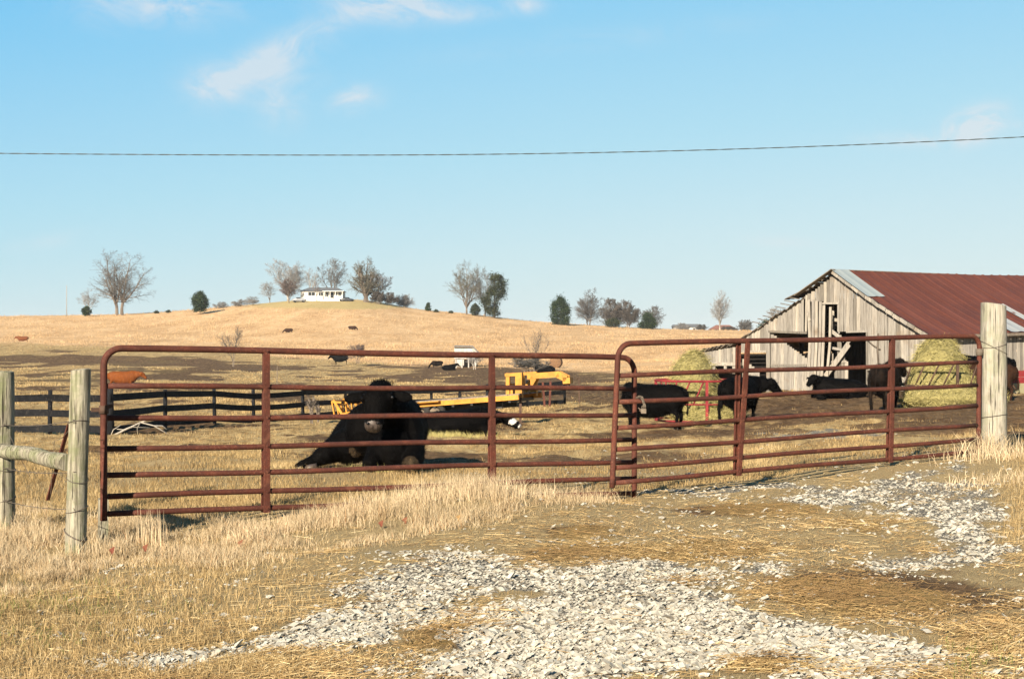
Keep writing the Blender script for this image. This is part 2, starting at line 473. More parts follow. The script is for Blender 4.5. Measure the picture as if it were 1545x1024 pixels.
M['eye'] = m_plain('dark_eye', (.004,.004,.005), .1)
M['nose'] = m_plain('grey_muzzle', (.065,.05,.042), .5, 30, .3)
M['rust_bale'] = m_rnd('old_brown_bale', [(0,(.13,.07,.04)),(1,(.2,.12,.06))], 5, .3)
M['interior'] = m_plain('shade_toned_barn_timber', (.018,.015,.013), .95, 3, .2)  # the barn's inner shade is put into this timber colour, blackening the openings
M['pale_dirt'] = m_plain('straw_litter', (.50,.38,.22), .95, 4, .2)
M['leaf'] = m_rnd('fallen_leaf', [(0,(.16,.05,.03)),(.6,(.20,.09,.045)),(1,(.34,.21,.08))], 30, .2)

def m_fur(name, base, tip, white=None):
    m, t, b = mat(name); v = objco(t)
    n = t.noise(t.mapping(v, scale=(1,1,.5)), 9, 5, .65, .6)
    f = t.noise(t.mapping(v, scale=(1,1,.28)), 90, 4, .7, .4)
    c = t.mix(t.m('MULTIPLY', t.step(n, .45, .75), t.step(f, .35, .7)), base, tip)
    finish(t, b, c, .7, f, .7, .012, spec=.05)
    return m
M['fur_black'] = m_fur('black_coat', (.0012,.0011,.0012), (.006,.0048,.004))
M['fur_brown'] = m_fur('dark_brown_coat', (.03,.015,.009), (.07,.035,.018))
M['fur_blackbrown'] = m_fur('brownish_black_coat', (.008,.006,.005), (.045,.027,.016))
M['fur_orange'] = m_fur('orange_coat', (.15,.045,.012), (.30,.11,.03))
M['fur_red'] = m_fur('red_brown_coat', (.14,.05,.02), (.20,.08,.035))
M['fur_white'] = m_fur('white_face', (.55,.53,.50), (.75,.73,.70))
M['mudfur'] = m_fur('muddy_tan_coat', (.03,.022,.014), (.15,.105,.06))

def m_blade(name, stops, trans=.25):
    m, t, b = mat(name)
    c = t.ramp(t.attr('rnd'), stops)
    big = t.noise(geoco(t), 1.1, 3, .6)
    c = t.mix(1.0, c, t.ramp(big, [(.3, (.86,.84,.78)), (.7, (1.08,1.06,1.03))]), 'MULTIPLY')
    finish(t, b, c, .75, spec=.2)
    if trans:
        tr = t.node('ShaderNodeBsdfTranslucent'); t.put(tr.inputs[0], c)
        mx = t.node('ShaderNodeMixShader'); mx.inputs[0].default_value = trans
        t.l.new(b.outputs[0], mx.inputs[1]); t.l.new(tr.outputs[0], mx.inputs[2])
        t.l.new(mx.outputs[0], t.n['Material Output'].inputs['Surface'])
    return m
M['drygrass'] = m_blade('dry_grass_blades', [(0,(.22,.155,.085)),(.2,(.42,.32,.19)),(.55,(.60,.49,.325)),(.88,(.74,.645,.46)),(1,(.46,.26,.13))])
M['fieldgrass'] = m_blade('short_field_grass', [(0,(.10,.062,.03)),(.35,(.30,.21,.095)),(.75,(.53,.40,.20)),(1,(.68,.55,.32))])
M['goldgrass'] = m_blade('golden_hill_grass', [(0,(.33,.205,.10)),(.4,(.55,.375,.20)),(1,(.70,.53,.325))])
M['greengrass'] = m_blade('green_grass_blades', [(0,(.07,.10,.02)),(.6,(.16,.21,.05)),(1,(.34,.34,.12))])
M['straw'] = m_blade('straw_stalks', [(0,(.19,.12,.055)),(.35,(.36,.25,.115)),(.75,(.55,.415,.205)),(1,(.76,.65,.40))], 0)
M['hay'] = m_blade('hay_stalks', [(0,(.16,.15,.055)),(.4,(.35,.32,.12)),(.8,(.54,.49,.20)),(1,(.66,.60,.32))], .1)
M['haycore'] = m_rnd('hay_mass', [(0,(.20,.18,.07)),(1,(.27,.24,.10))], 14, .35, .95, 1.0, .05)  # core coloured darker than the stalks, painting in the shade between them
M['bark'] = m_rnd('grey_bark', [(0,(.10,.08,.065)),(1,(.20,.17,.135))], 6, .2)
M['bark_pale'] = m_rnd('pale_bark', [(0,(.26,.24,.21)),(1,(.38,.36,.32))], 6, .15)
M['twig_grey'] = m_rnd('grey_twigs', [(0,(.075,.073,.068)),(1,(.16,.155,.145))], 2, .1)
M['twig_pale'] = m_rnd('pale_twigs', [(0,(.19,.19,.185)),(1,(.28,.28,.275))], 2, .1)
M['twig_red'] = m_rnd('reddish_twigs', [(0,(.10,.073,.066)),(1,(.17,.135,.122))], 2, .1)
M['twig_gold'] = m_rnd('golden_twigs', [(0,(.075,.070,.050)),(1,(.15,.142,.108))], 2, .1)
M['twig_brown'] = m_rnd('brown_twigs', [(0,(.062,.055,.048)),(1,(.125,.112,.10))], 2, .1)
M['cedar'] = m_blade('cedar_foliage', [(0,(.006,.018,.007)),(.6,(.022,.046,.016)),(1,(.06,.085,.028))], .1)
M['cedar_brown'] = m_blade('bronzed_cedar_foliage', [(0,(.010,.018,.007)),(.6,(.032,.045,.016)),(1,(.09,.08,.03))], .1)

# ================================================================== SETTING: ground
def region(px, py):
    """which kind of surface lies where, seen as photograph columns / rows of the ground point"""
    def ell(cx, cy, rx, ry, ang=0):
        c_, s_ = math.cos(R(ang)), math.sin(R(ang))
        dx, dy = px-cx, py-cy
        return np.exp(-((dx*c_+dy*s_)/rx)**2*1.0-((-dx*s_+dy*c_)/ry)**2)
    return ell
def masks(x, y):
    z = H(x, y)
    px, py = proj(x, y, z)
    px = np.where(y < 1, 772, px); py = np.where(y < 1, 2000, py)
    e = region(px, py)
    nz = fbm(x*1.6, y*1.6, 41, 4); nf = fbm(x*5, y*5, 52, 3)
    g = (1.25*e(900,945,250,75) + .9*e(760,1015,230,45) + 1.0*e(1120,965,170,40,8) + .9*e(1300,985,130,26,4) + .95*e(690,850,110,26,3)
         + .85*e(560,925,120,30,-20) + .8*e(430,965,130,22,-6) + .75*e(240,1000,140,15,-3) + .55*e(600,890,90,24) + .9*e(960,870,90,25)
         + .95*e(1450,775,55,50,20) + .62*e(1330,765,120,25) + .55*e(1290,738,150,17,-4) + .7*e(1400,712,60,8,-12) + .33*e(1100,738,120,7,-3) + .42*e(1180,850,180,16) + .35*e(1420,860,120,22)
         + .6*e(1490,825,60,12) + .3*e(1240,800,120,12) + .45*e(840,820,90,10) + .35*e(980,800,110,12) + .5*e(1010,745,70,7) + .5*e(700,960,60,20)
         + .5*e(1230,655,150,12,0) + .3*e(1000,672,60,6) )
    st = (1.1*e(665,960,85,26,-12) + 1.2*e(1150,1000,75,16) + 1.0*e(880,802,60,10) + .95*e(860,833,100,15) + 1.1*e(1300,905,130,28) + .9*e(1240,890,90,20) + .9*e(1150,770,110,14)
          + .8*e(1060,830,150,18) + .8*e(1300,790,90,14) + .9*e(1030,880,40,8) + 1.0*e(800,1045,170,18) + .6*e(450,1000,130,20) + .9*e(1500,960,80,30) + .9*e(240,1035,200,14) )
    nq = fbm(x*3.4+9, y*3.4, 57, 3)
    grav = np.clip(g*1.02-.02-st*.8+(nz-.5)*1.35+(nf-.5)*.9+(nq-.55)*1.1, 0, 1)
    grav *= sstep(g, .12, .35)
    straw = np.clip(st*1.0+(nz-.45)*.8, 0, 1)
    # mud and trampled soil
    mud = (1.5*e(1400,622,260,17) + 1.0*e(1180,612,70,12) + .8*e(1600,640,160,40) + .7*e(1560,600,80,18)
           + 1.0*e(60,541,130,6,1) + 1.1*e(290,548,150,6.5,1) + .7*e(110,530,60,4) + .5*e(360,556,140,5) + .8*e(720,562,160,9) + .7*e(880,575,110,14,2) + .7*e(900,600,80,12) + .6*e(860,556,60,5)
           + .7*e(620,572,70,6) + .4*e(450,540,60,4) + .7*e(900,590,70,25) + .35*e(800,690,250,10) + .35*e(350,680,220,10)
           + .55*e(640,665,100,6) + .45*e(980,655,120,6)+.6*e(220,715,200,6)+.45*e(180,660,120,12)+.5*e(300,640,100,6))
    fs = np.clip(6.0/np.maximum(y, 6), 0.15, 1)
    nm = fbm(x*.55*np.sqrt(fs)*1.6, y*.16, 77, 4); nm2 = fbm(x*.35, y*.35, 99, 4)
    mud = mud + (nm-.45)*2.8*(sstep(y, 13, 20))*(1-sstep(y, 150, 260))
    nfar = fbm(x*.07, y*.022, 171, 5)
    kf = sstep(y, 70, 120)
    mud = mud*(1-kf)+kf*(mud*(.30+1.4*sstep(nfar, .38, .62))+sstep(nfar, .58, .72)*.35)
    mud = np.clip(mud*1.25-.18, 0, 1)*(1-.9*grav)
    mud = np.where(y < 12, np.clip((1.2*e(1280,893,90,20)+1.2*e(872,801,55,9)+1.1*e(850,836,85,12)+1.0*e(1100,768,80,9)+1.1*e(1150,995,55,10)+1.1*e(665,965,70,18)+1.0*e(760,1040,180,16)+.9*e(240,1045,200,16)+.8*e(1030,881,35,5)+.5*e(1290,880,200,40)+.5*e(1420,900,160,40)+.4*e(1150,770,140,16)+.35*e(300,960,200,20)+.7*(nz-.55)), 0, 1), mud)
    # the long golden grass of the hill
    bl = np.interp(px, [-600,0,150,250,350,420,520,600,700,800,900,1000,1100,1300,2200], [515,517,523,527,531,538,546,550,553,556,563,560,560,556,556])
    gold = sstep(bl-py+(nm2-.5)*9, -2.0, 2.5)*sstep(y, 100, 130)
    lawn = np.clip(sstep(e(470,458,140,10)+.5*e(560,462,60,5)+(nm2-.5)*.4, .35, .8), 0, 1)*sstep(y, 300, 400)
    green = (.9*e(40,930,110,40)+.7*e(170,905,70,18)+.35*e(300,920,90,12)+.5*e(690,738,30,8)+.6*e(1470,1000,60,22)+.4*e(900,865,60,4)+.35*e(1200,715,60,5))*(.35+nf)
    green = green+.5*sstep(y, 40, 80)*(1-gold)*sstep(fbm(x*.10, y*.04, 123, 3), .45, .62)
    return grav, straw, mud, gold, np.clip(green, 0, 1), lawn, px, py

def ground():
    rows = np.concatenate([np.linspace(-40, 4.6, 26), np.exp(np.linspace(math.log(5), math.log(560), 620)), np.exp(np.linspace(math.log(575), math.log(4200), 36))])
    us = np.concatenate([-np.exp(np.linspace(math.log(6), math.log(.46), 22)), np.linspace(-.44, .44, 400), np.exp(np.linspace(math.log(.46), math.log(6), 22))])
    Yg, Ug = np.meshgrid(rows, us, indexing='ij')
    Xg = Ug*np.maximum(Yg, 7.0)
    Zg = H(Xg, Yg)
    nr, nc = Yg.shape
    V = np.stack([Xg, Yg, Zg], -1).reshape(-1, 3)
    i = np.arange(nr-1)[:, None]*nc; j = np.arange(nc-1)[None]
    a = i+j
    F = np.stack([a, a+1, a+nc+1, a+nc], -1).reshape(-1)
    gr, st, mu, go, ge, la, px, py = masks(V[:, 0], V[:, 1])
    m, t, b = mat('pasture_ground'); v = geoco(t)
    ag, ast, am, ago, age, ala = [t.attr(k) for k in ('m_grav', 'm_straw', 'm_mud', 'm_gold', 'm_green', 'm_lawn')]
    dist = t.node('ShaderNodeSeparateXYZ'); t.l.new(v, dist.inputs[0]); yv = dist.outputs[1]
    n_s = t.noise(v, 38, 8, .75); n_m = t.noise(v, 6, 7, .68, .4); n_l = t.noise(v, .9, 6, .6, .3); n_xl = t.noise(t.mapping(v, scale=(1,.45,1)), .12, 6, .62, .2)
    stk = t.noise(t.mapping(v, scale=(1,5,1), rot=(0,0,.2)), 26, 6, .75, .8)
    base = t.ramp(stk, [(.28,(.15,.105,.05)),(.44,(.30,.225,.115)),(.56,(.45,.355,.19)),(.74,(.56,.465,.27))])
    n_f = t.noise(t.mapping(v, scale=(.8,.22,1)), .75, 8, .74, .5); n_g = t.noise(t.mapping(v, scale=(1,.35,1)), 3.4, 6, .7)
    far_base = t.ramp(t.mix(.42, n_g, n_f), [(.34,(.13,.085,.04)),(.43,(.27,.18,.08)),(.50,(.43,.31,.14)),(.60,(.56,.43,.22)),(.70,(.66,.53,.30))])
    k_far = t.step(yv, 14, 26)
    c = t.mix(k_far, base, far_base)
    soil = t.ramp(t.mix(t.step(yv, 20, 60), n_m, n_g), [(.36,(.045,.023,.012)),(.50,(.090,.050,.026)),(.62,(.18,.11,.058)),(.74,(.32,.215,.115))])
    mm = t.step(t.m('ADD', am, t.m('MULTIPLY', t.m('SUBTRACT', t.mix(t.step(yv, 20, 60), n_m, n_f), .5), 1.5)), .30, .62)
    c = t.mix(t.m('MULTIPLY', mm, .88), c, soil)
    sw = t.ramp(stk, [(.3,(.17,.10,.035)),(.5,(.33,.22,.085)),(.7,(.52,.39,.16))])
    c = t.mix(t.step(t.m('ADD', ast, t.m('MULTIPLY', t.m('SUBTRACT', n_m, .5), .8)), .4, .75), c, sw)
    gc = t.ramp(n_m, [(.3,(.17,.135,.045)),(.7,(.38,.31,.13))])
    c = t.mix(t.m('MULTIPLY', t.step(t.m('ADD', age, t.m('MULTIPLY', t.m('SUBTRACT', n_m, .5), .8)), .3, .8), .38), c, gc)
    # limestone chips under the loose stones
    vc = t.voro(v, 34, 'F1', 0); ve = t.voro(v, 34, 'DISTANCE_TO_EDGE', 0)
    gcol = t.mix(1.0, t.ramp(n_s, [(.3,(.26,.24,.195)),(.7,(.40,.38,.32))]), t.ramp(ve, [(.0,.35),(.10,1.0)]), 'MULTIPLY')
    gm = t.step(t.m('ADD', ag, t.m('MULTIPLY', t.m('SUBTRACT', n_m, .5), 1.1)), .34, .58)
    c = t.mix(gm, c, gcol)
    # hill grass
    tuft = t.noise(t.mapping(v, scale=(1,.4,1)), .8, 9, .78, .4)
    gold = t.ramp(t.mix(.45, tuft, n_xl), [(.34,(.36,.215,.10)),(.44,(.52,.335,.165)),(.54,(.66,.45,.24)),(.66,(.78,.58,.345))])
    c = t.mix(ago, c, gold)
    c = t.mix(t.m('MULTIPLY', ala, .7), c, (.42,.36,.15))
    hgt = t.mix(gm, t.m('ADD', t.m('MULTIPLY', n_s, .5), t.m('MULTIPLY', stk, .7)), t.m('MULTIPLY', ve, 4.0))
    bstr = .8
    finish(t, b, c, .95, hgt, .8, .03, spec=.1)
    # a coarser relief where the grass stands far off
    bn = t.node('ShaderNodeBump'); t.put(bn.inputs['Height'], t.m('MULTIPLY', t.mix(.5, tuft, n_l), t.step(yv, 15, 60)))
    bn.inputs['Strength'].default_value = .9; bn.inputs['Distance'].default_value = .5
    b1 = b.inputs['Normal'].links[0].from_node
    t.l.new(bn.outputs[0], b1.inputs['Normal'])
    o = np_mesh('ground', V, F, np.full((nr-1)*(nc-1), 4), m,
                dict(m_grav=gr, m_straw=st, m_mud=mu, m_gold=go, m_green=ge, m_lawn=la), smooth=True)
    tag(o, kind='structure')
ground()

# ------------------------------------------------------------------ loose stones, straw, grass (stuff)
def scat(n, y0, y1, x0, x1):
    """points spread over a strip of ground, denser near the viewer's side of it"""
    y = 1/(RS.rand(n)*(1/y0-1/y1)+1/y1)
    u = RS.rand(n)
    return x0(y)+(x1(y)-x0(y))*u, y
LFT = lambda y: -.50*y-1.2
RGT = lambda y: .50*y+1.2

def gravel():
    x, y = scat(360000, 5.2, 24, LFT, RGT)
    gr, st, mu, go, ge, la, px, py = masks(x, y)
    nn = fbm(x*7, y*7, 61, 3)
    keep = RS.rand(len(x)) < np.clip((gr+(nn-.5)*.8)*1.25, 0, 1)**1.25*.60+.004
    keep &= ~((y > 16) & (RS.rand(len(x)) < .5))
    keep &= ~((px < 650) & (py < 830)) & ~((px > 1500) & (py < 700)) & ~((px<1120)&(py<745)&(y<13.2))
    x = x[keep]; y = y[keep]; n = len(x)
    s = .0080*np.exp(RS.randn(n)*.50)*(1+.25*(y > 10)); s = np.clip(s, .004, .03)
    z = H(x, y)+s*.12
    # a chipped block: cube corners pushed about, one octahedral ring
    base = np.array([[0,0,1],[0,0,-.8],[1,0,0],[0,1,0],[-1,0,0],[0,-1,0],[.68,.68,.52],[-.68,.68,.45],[-.68,-.68,.55],[.68,-.68,.42]])
    tri = np.array([[0,2,6],[0,6,3],[0,3,7],[0,7,4],[0,4,8],[0,8,5],[0,5,9],[0,9,2],[1,6,2],[1,3,6],[1,7,3],[1,4,7],[1,8,4],[1,5,8],[1,9,5],[1,2,9]])
    B = base[None]*(1+RS.randn(n, 10, 3)*.13)
    B *= np.stack([1+RS.rand(n)*.45, .8+RS.rand(n)*.35, .38+RS.rand(n)*.42], 1)[:, None]
    a = RS.rand(n)*2*PI; ca, sa = np.cos(a)[:, None], np.sin(a)[:, None]
    X = B[..., 0]*ca-B[..., 1]*sa; Y = B[..., 0]*sa+B[..., 1]*ca
    tl = (RS.randn(n)*.35)[:, None]; Z = B[..., 2]+X*tl
    V = np.stack([X*s[:, None]+x[:, None], Y*s[:, None]+y[:, None], Z*s[:, None]+z[:, None]], -1).reshape(-1, 3)
    F = (tri[None]+(np.arange(n)*10)[:, None, None]).reshape(-1)
    m = m_rnd('limestone_chips', [(0,(.22,.195,.15)),(.12,(.36,.34,.28)),(.55,(.445,.43,.36)),(.85,(.50,.485,.41)),(1,(.58,.565,.49))], 40, .12, .9, .3, .004, world_co=True)
    o = np_mesh('gravel', V, F, np.full(n*16, 3), m, {'rnd': np.repeat(RS.rand(n), 10)})
    tag(o, kind='stuff'); o['label'] = 'pale grey limestone gravel scattered over the drive'; o['category'] = 'gravel'
    return n
NG = gravel()

def straw():
    x, y = scat(400000, 5.2, 15.5, LFT, RGT)
    gr, st, mu, go, ge, la, px, py = masks(x, y)
    band = grassband(px, py)
    nn = fbm(x*2.2, y*2.2, 31, 3)
    pr = np.clip(.24+st*.9-gr*.55-mu*.35+(nn-.5)*1.5, .03, 1)*(1-.85*band)*.5
    k = RS.rand(len(x)) < pr
    k &= ~((y > 12.8) & (px < 950))
    x = x[k]; y = y[k]; st = st[k]; n = len(x)
    L = .018+RS.rand(n)**4*.14; L = L*(1+.3*(y > 9))
    flow = fbm(x*.8, y*.8, 71, 2)*3.2-1.2
    a = np.where(RS.rand(n) < .65, flow+RS.randn(n)*.45, RS.rand(n)*PI)
    dx = np.cos(a)*L/2; dyy = np.sin(a)*L/2
    lift = .003+RS.rand(n)*.010+st*.02*RS.rand(n)
    p0 = np.stack([x-dx, y-dyy, H(x-dx, y-dyy)+lift], 1); p1 = np.stack([x+dx, y+dyy, H(x+dx, y+dyy)+lift+RS.rand(n)*.012], 1)
    r = .0009+RS.rand(n)*.0012
    rn = np.clip(RS.rand(n)**1.1*(1-.75*mu[k]), 0, 1)
    o = segs_mesh('straw', p0, p1, r, r*.6, M['straw'], rn)
    tag(o, kind='stuff'); o['label'] = 'loose yellow straw trampled over the drive'; o['category'] = 'straw'
def grassband(px, py):
    top = np.interp(px, [-600,0,100,250,600,700,880,960,1000], [735,760,785,790,765,722,738,752,760])
    bot = np.interp(px, [-600,0,200,400,600,720,800,900,960], [930,905,880,850,815,795,775,760,752])
    return sstep(py, top-8, top+6)*(1-sstep(py, bot-18, bot+10))*(1-sstep(px, 900, 980))
straw()

def dry_grass():
    # tall tawny band along the left fence and gate
    x, y = scat(300000, 6.6, 13.6, LFT, lambda y: .11*y)
    px, py = proj(x, y, H(x, y))
    band = grassband(px, py); cl = fbm(x*3.2, y*3.2, 15, 3); cl2 = fbm(x*1.1, y*1.1, 19, 2)
    k = RS.rand(len(x)) < band*np.clip(.30+(cl-.42)*3.6, .04, 1)
    x, y, px, py, cl, cl2, band = [q[k] for q in (x, y, px, py, cl, cl2, band)]
    n = len(x)
    tall = .045+.11*sstep(cl, .42, .72)+.05*cl2
    tall = tall+.13*np.exp(-((px-700)/75)**2-((py-745)/32)**2)+.06*np.exp(-((px-580)/70)**2-((py-775)/25)**2)+.03*np.exp(-((px-60)/90)**2-((py-800)/40)**2)
    tall *= 1-.5*sstep(py, np.interp(px, [0,400,800],[845,810,765]), np.interp(px, [0,400,800],[905,850,795]))
    tall *= (.45+RS.rand(n)*.70)*.85
    rn = np.clip(.18+RS.rand(n)*.75+(cl2-.5)*.3, 0, .93)
    rn = np.where(RS.rand(n) < .03, 1.0, rn); rn = np.where(fbm(x*5+3, y*5, 85, 2) < .30, rn*.45, rn)
    o = blades_mesh('dry_grass', np.stack([x, y, H(x, y)-.004], 1), tall, .0022+RS.rand(n)*.0028, M['drygrass'], .75, rn)
    tag(o, kind='stuff'); o['label'] = 'tall tawny dry grass along the left gate and fence'; o['category'] = 'grass'
    # short matted growth over the drive and verges
    x, y = scat(290000, 5.2, 16, LFT, RGT)
    gr, st, mu, go, ge, la, px, py = masks(x, y)
    nn = fbm(x*4, y*4, 25, 3)
    verge = np.maximum(sstep(px, 1480, 1540)*(1-sstep(py, 800, 850)), sstep(px, 1560, 1700))+sstep(1500-px, 900, 1200)*.9
    k = RS.rand(len(x)) < np.clip(.20+verge*.7-gr*1.2-mu*.55+(nn-.5)*1.3, 0, 1)
    x, y, px, py, verge, ge = [q[k] for q in (x, y, px, py, verge, ge)]
    n = len(x)
    hh = (.015+.025*RS.rand(n))*(1+verge*.9)*(1+1.2*sstep(px, 1500, 1560)*(py < 800))
    o = blades_mesh('short_grass', np.stack([x, y, H(x, y)-.003], 1), hh, .0016+RS.rand(n)*.002, M['fieldgrass'], .9, np.clip(.25+RS.rand(n)*.75, 0, 1))
    tag(o, kind='stuff'); o['label'] = 'short matted dry grass on the drive and its verges'; o['category'] = 'grass'
    # green shoots
    x, y = scat(60000, 5.2, 15, LFT, RGT)
    gr, st, mu, go, ge, la, px, py = masks(x, y)
    nn = fbm(x*3.5, y*3.5, 27, 3)
    k = RS.rand(len(x)) < np.clip(ge*2.6*(nn-.35)*2.2, 0, .85)
    x, y = x[k], y[k]; n = len(x)
    o = blades_mesh('green_grass', np.stack([x, y, H(x, y)-.003], 1), .025+.04*RS.rand(n), .0025+RS.rand(n)*.002, M['greengrass'], .7)
    tag(o, kind='stuff'); o['label'] = 'thin green grass shoots in the verge'; o['category'] = 'grass'
    # pasture behind the gates
    x, y = scat(520000, 11, 75, lambda y: -.48*y, lambda y: .48*y)
    gr, st, mu, go, ge, la, px, py = masks(x, y)
    cl = fbm(x*1.1, y*.8, 33, 4)
    pr = np.clip(.62-mu*.95-gr*.9+(cl-.5)*2.2, .01, 1)
    pr = np.where((y < 13.5) & ~((px < 150) | (y > 11.2+(px-150)/800*2.4)), 0, pr)
    pr = np.where((px > 900) & (y < 13.2+(px-920)/550*2.5), 0, pr)
    k = RS.rand(len(x)) < pr
    x, y, px, mu, cl = [q[k] for q in (x, y, px, mu, cl)]; n = len(x)
    hh = (.02+.055*RS.rand(n))*(.5+cl)*(1+y*.008)
    wd = (.0022+RS.rand(n)*.003)*(y/12)**.85
    rn = np.clip(.10+RS.rand(n)*.65+(cl-.5)*1.2-mu*.35, 0, 1)
    o = blades_mesh('pasture_grass', np.stack([x, y, H(x, y)-.005], 1), hh, wd, M['fieldgrass'], .8, rn)
    tag(o, kind='stuff'); o['label'] = 'short dry pasture grass between the gates and the barn'; o['category'] = 'grass'
    # thinner growth farther out
    x, y = scat(380000, 60, 300, lambda y: -.40*y, lambda y: .40*y)
    gr, st, mu, go, ge, la, px, py = masks(x, y)
    cl = fbm(x*.35, y*.16, 37, 5)
    k = RS.rand(len(x)) < (1-go)*np.clip(.55-mu*1.6+(cl-.5)*3.0, .01, 1)
    x, y, cl, mu = [q[k] for q in (x, y, cl, mu)]; n = len(x)
    hh = (.06+.16*RS.rand(n))*(.4+cl); wd = (.00022+.00035*RS.rand(n))*y
    o = blades_mesh('far_pasture_grass', np.stack([x, y, H(x, y)-.02], 1), hh, wd, M['fieldgrass'], .8, np.clip(.10+RS.rand(n)*.7+(cl-.5)*1.0-mu*.25, 0, 1))
    tag(o, kind='stuff'); o['label'] = 'thin dry grass of the far pasture below the hill'; o['category'] = 'grass'
    # hill grass
    x, y = scat(260000, 120, 480, lambda y: -.40*y, lambda y: .40*y)
    gr, st, mu, go, ge, la, px, py = masks(x, y)
    cl = fbm(x*.12, y*.07, 35, 4)
    k = RS.rand(len(x)) < go*(1-la)*np.clip(.55+(cl-.5)*2.4, .08, 1)
    x, y, cl = [q[k] for q in (x, y, cl)]; n = len(x)
    hh = (.22+.45*RS.rand(n)*(.4+cl))*sstep(y, 80, 260); wd = (.00014+.00022*RS.rand(n))*y
    o = blades_mesh('hill_grass', np.stack([x, y, H(x, y)-.05], 1), hh, wd, M['goldgrass'], .4, np.clip(RS.rand(n)*.8+(cl-.5)*.7+.1, 0, 1))
    tag(o, kind='stuff'); o['label'] = 'long golden grass covering the hill'; o['category'] = 'grass'
dry_grass()

# ================================================================== THINGS
class Thing:
    """an Empty at the thing's base; parts are given in world coordinates and stored relative to it"""
    def __init__(s, name, base, label, cat, group=None):
        s.base = Vector(base); s.o = empty(name, s.base); tag(s.o, label, cat, group)
    def part(s, name, mb, m, parent=None, label=None):
        off = s.base
        mb.v = [(a-off.x, b-off.y, c-off.z) for a, b, c in mb.v]
        o = mb.build(name, m, parent or s.o)
        if label: o['label'] = label
        return o

# ------------------------------------------------------------------ rusty tube gates
RF = [0, .106, .232, .395, .578, .770, 1.0]
def gate(name, label, A0, A1, B0, B1, braces, rnd_left, rnd_right, sag=0):
    """A0/A1 bottom/top of the left end, B0/B1 of the right end (tube centres)"""
    A0, A1, B0, B1 = map(Vector, (A0, A1, B0, B1))
    T = Thing(name, (A0.x, A0.y, hz1(A0.x, A0.y)), label, 'gate')
    along = (B0-A0).normalized(); nrm = along.cross(Vector((0,0,1))).normalized()    # faces the viewer
    if nrm.y > 0: nrm = -nrm
    def pt(s, f): return (A0*(1-s)+B0*s)*(1-f)+(A1*(1-s)+B1*s)*f
    L = (B0-A0).length; H_ = (A1-A0).length; rc = .13
    pts = []
    ext = .045/H_
    pts.append(pt(0, -ext))
    for f in (.02, .3, .6): pts.append(pt(0, f))
    if rnd_left:
        for k in range(7):
            a = PI/2*k/6; pts.append(pt((rc-rc*math.cos(a))/L, 1-(rc-rc*math.sin(a))/H_))
    else: pts.append(pt(0, 1))
    for s in np.linspace(.08, .92, 11):
        p = pt(s, 1); p.z += .004*math.sin(s*9); pts.append(p)
    if rnd_right:
        for k in range(7):
            a = PI/2*(1-k/6); pts.append(pt(1-(rc-rc*math.cos(a))/L, 1-(rc-rc*math.sin(a))/H_))
    else: pts.append(pt(1, 1))
    for f in (.6, .3, .02): pts.append(pt(1, f))
    pts.append(pt(1, -ext))
    T.part('frame', MB().tube(pts, .0255, 12), M['gate'])
    for i, f in enumerate(RF[:-1]):
        q = [pt(s, f) for s in np.linspace(.006, .994, 14)]
        ph = random.random()*6
        q = [p+Vector((0,0,.006*math.sin(ph+k*.7)))+nrm*(.005*math.sin(ph*2+k*.9)) for k, p in enumerate(q)]
        T.part('rail', MB().tube(q, .0215, 10), M['gate'])
    for (sf, st, sr, srt) in braces:
        for s0, s1, off, nm in ((sf, st, .028, 0), (sr, srt, -.028, 1)):
            mb = MB()
            a = pt(s0, -.028)+nrm*off; b = pt(s1, 1.0)+nrm*off*.8
            mb.beam(a, b, .048, .008, side=along)
            # turned edges of the channel
            e = along*.0215
            mb.beam(a+e-nrm*.009*(1 if off > 0 else -1), b+e-nrm*.009*(1 if off > 0 else -1), .005, .02, side=along)
            mb.beam(a-e-nrm*.009*(1 if off > 0 else -1), b-e-nrm*.009*(1 if off > 0 else -1), .005, .02, side=along)
            for f in RF:
                c = pt(s0*(1-f)+s1*f, f)+nrm*(off+(.006 if off > 0 else -.006))
                mb.tube([c-nrm*.006, c+nrm*.006], .009, 6)
            T.part('brace', mb, M['gate'])
    return T, pt, nrm, along

YL, YR = 10.43, 12.86
gl, ptl, nl, al = gate('tube_gate', 'rusty red seven bar tube gate at the left, with a black bull lying behind it',
    P(156.5, 776, YL), P(156.5, 525, YL), P(957, 743, YR), P(957, 539.5, YR),
    [(.263, .263, .262, .264), (.689, .687, .688, .690)], True, True)
mb = MB()
for f in (.63,):
    c = ptl(0, f); mb.tube([c+Vector((0,0,-.03)), c+Vector((0,0,.03))], .036, 10)
    mb.beam(c, c-al*.09+Vector((0,0,.0)), .018, .03)
    mb.beam(c+nl*.03+Vector((0,0,.02)), c+al*.06+nl*.03+Vector((0,0,.03)), .012, .03)
gl.part('hinge', mb, M['iron'])
gr_, ptr, nr_, ar_ = gate('tube_gate', 'rusty red seven bar tube gate at the right, hung from the thick pale post',
    P(924, 727.6, 12.50), P(933, 518.5, 12.50), P(1476, 680.6, 15.02), P(1478, 506.8, 15.02),
    [(.302, .315, .301, .296), (.722, .722, .722, .724)], True, True)
for f in (.86, .09):
    mb = MB(); c = ptr(1, f)
    mb.tube([c+Vector((0,0,-.035)), c+Vector((0,0,.035))], .037, 10)
    mb.tube([c+ar_*.03-nr_*.0, c+ar_*.12], .011, 8); mb.tube([c+ar_*.045+Vector((0,0,-.03)), c+ar_*.045+Vector((0,0,.045))], .014, 8)
    gr_.part('hinge', mb, M['iron'] if f < .5 else M['steel'])

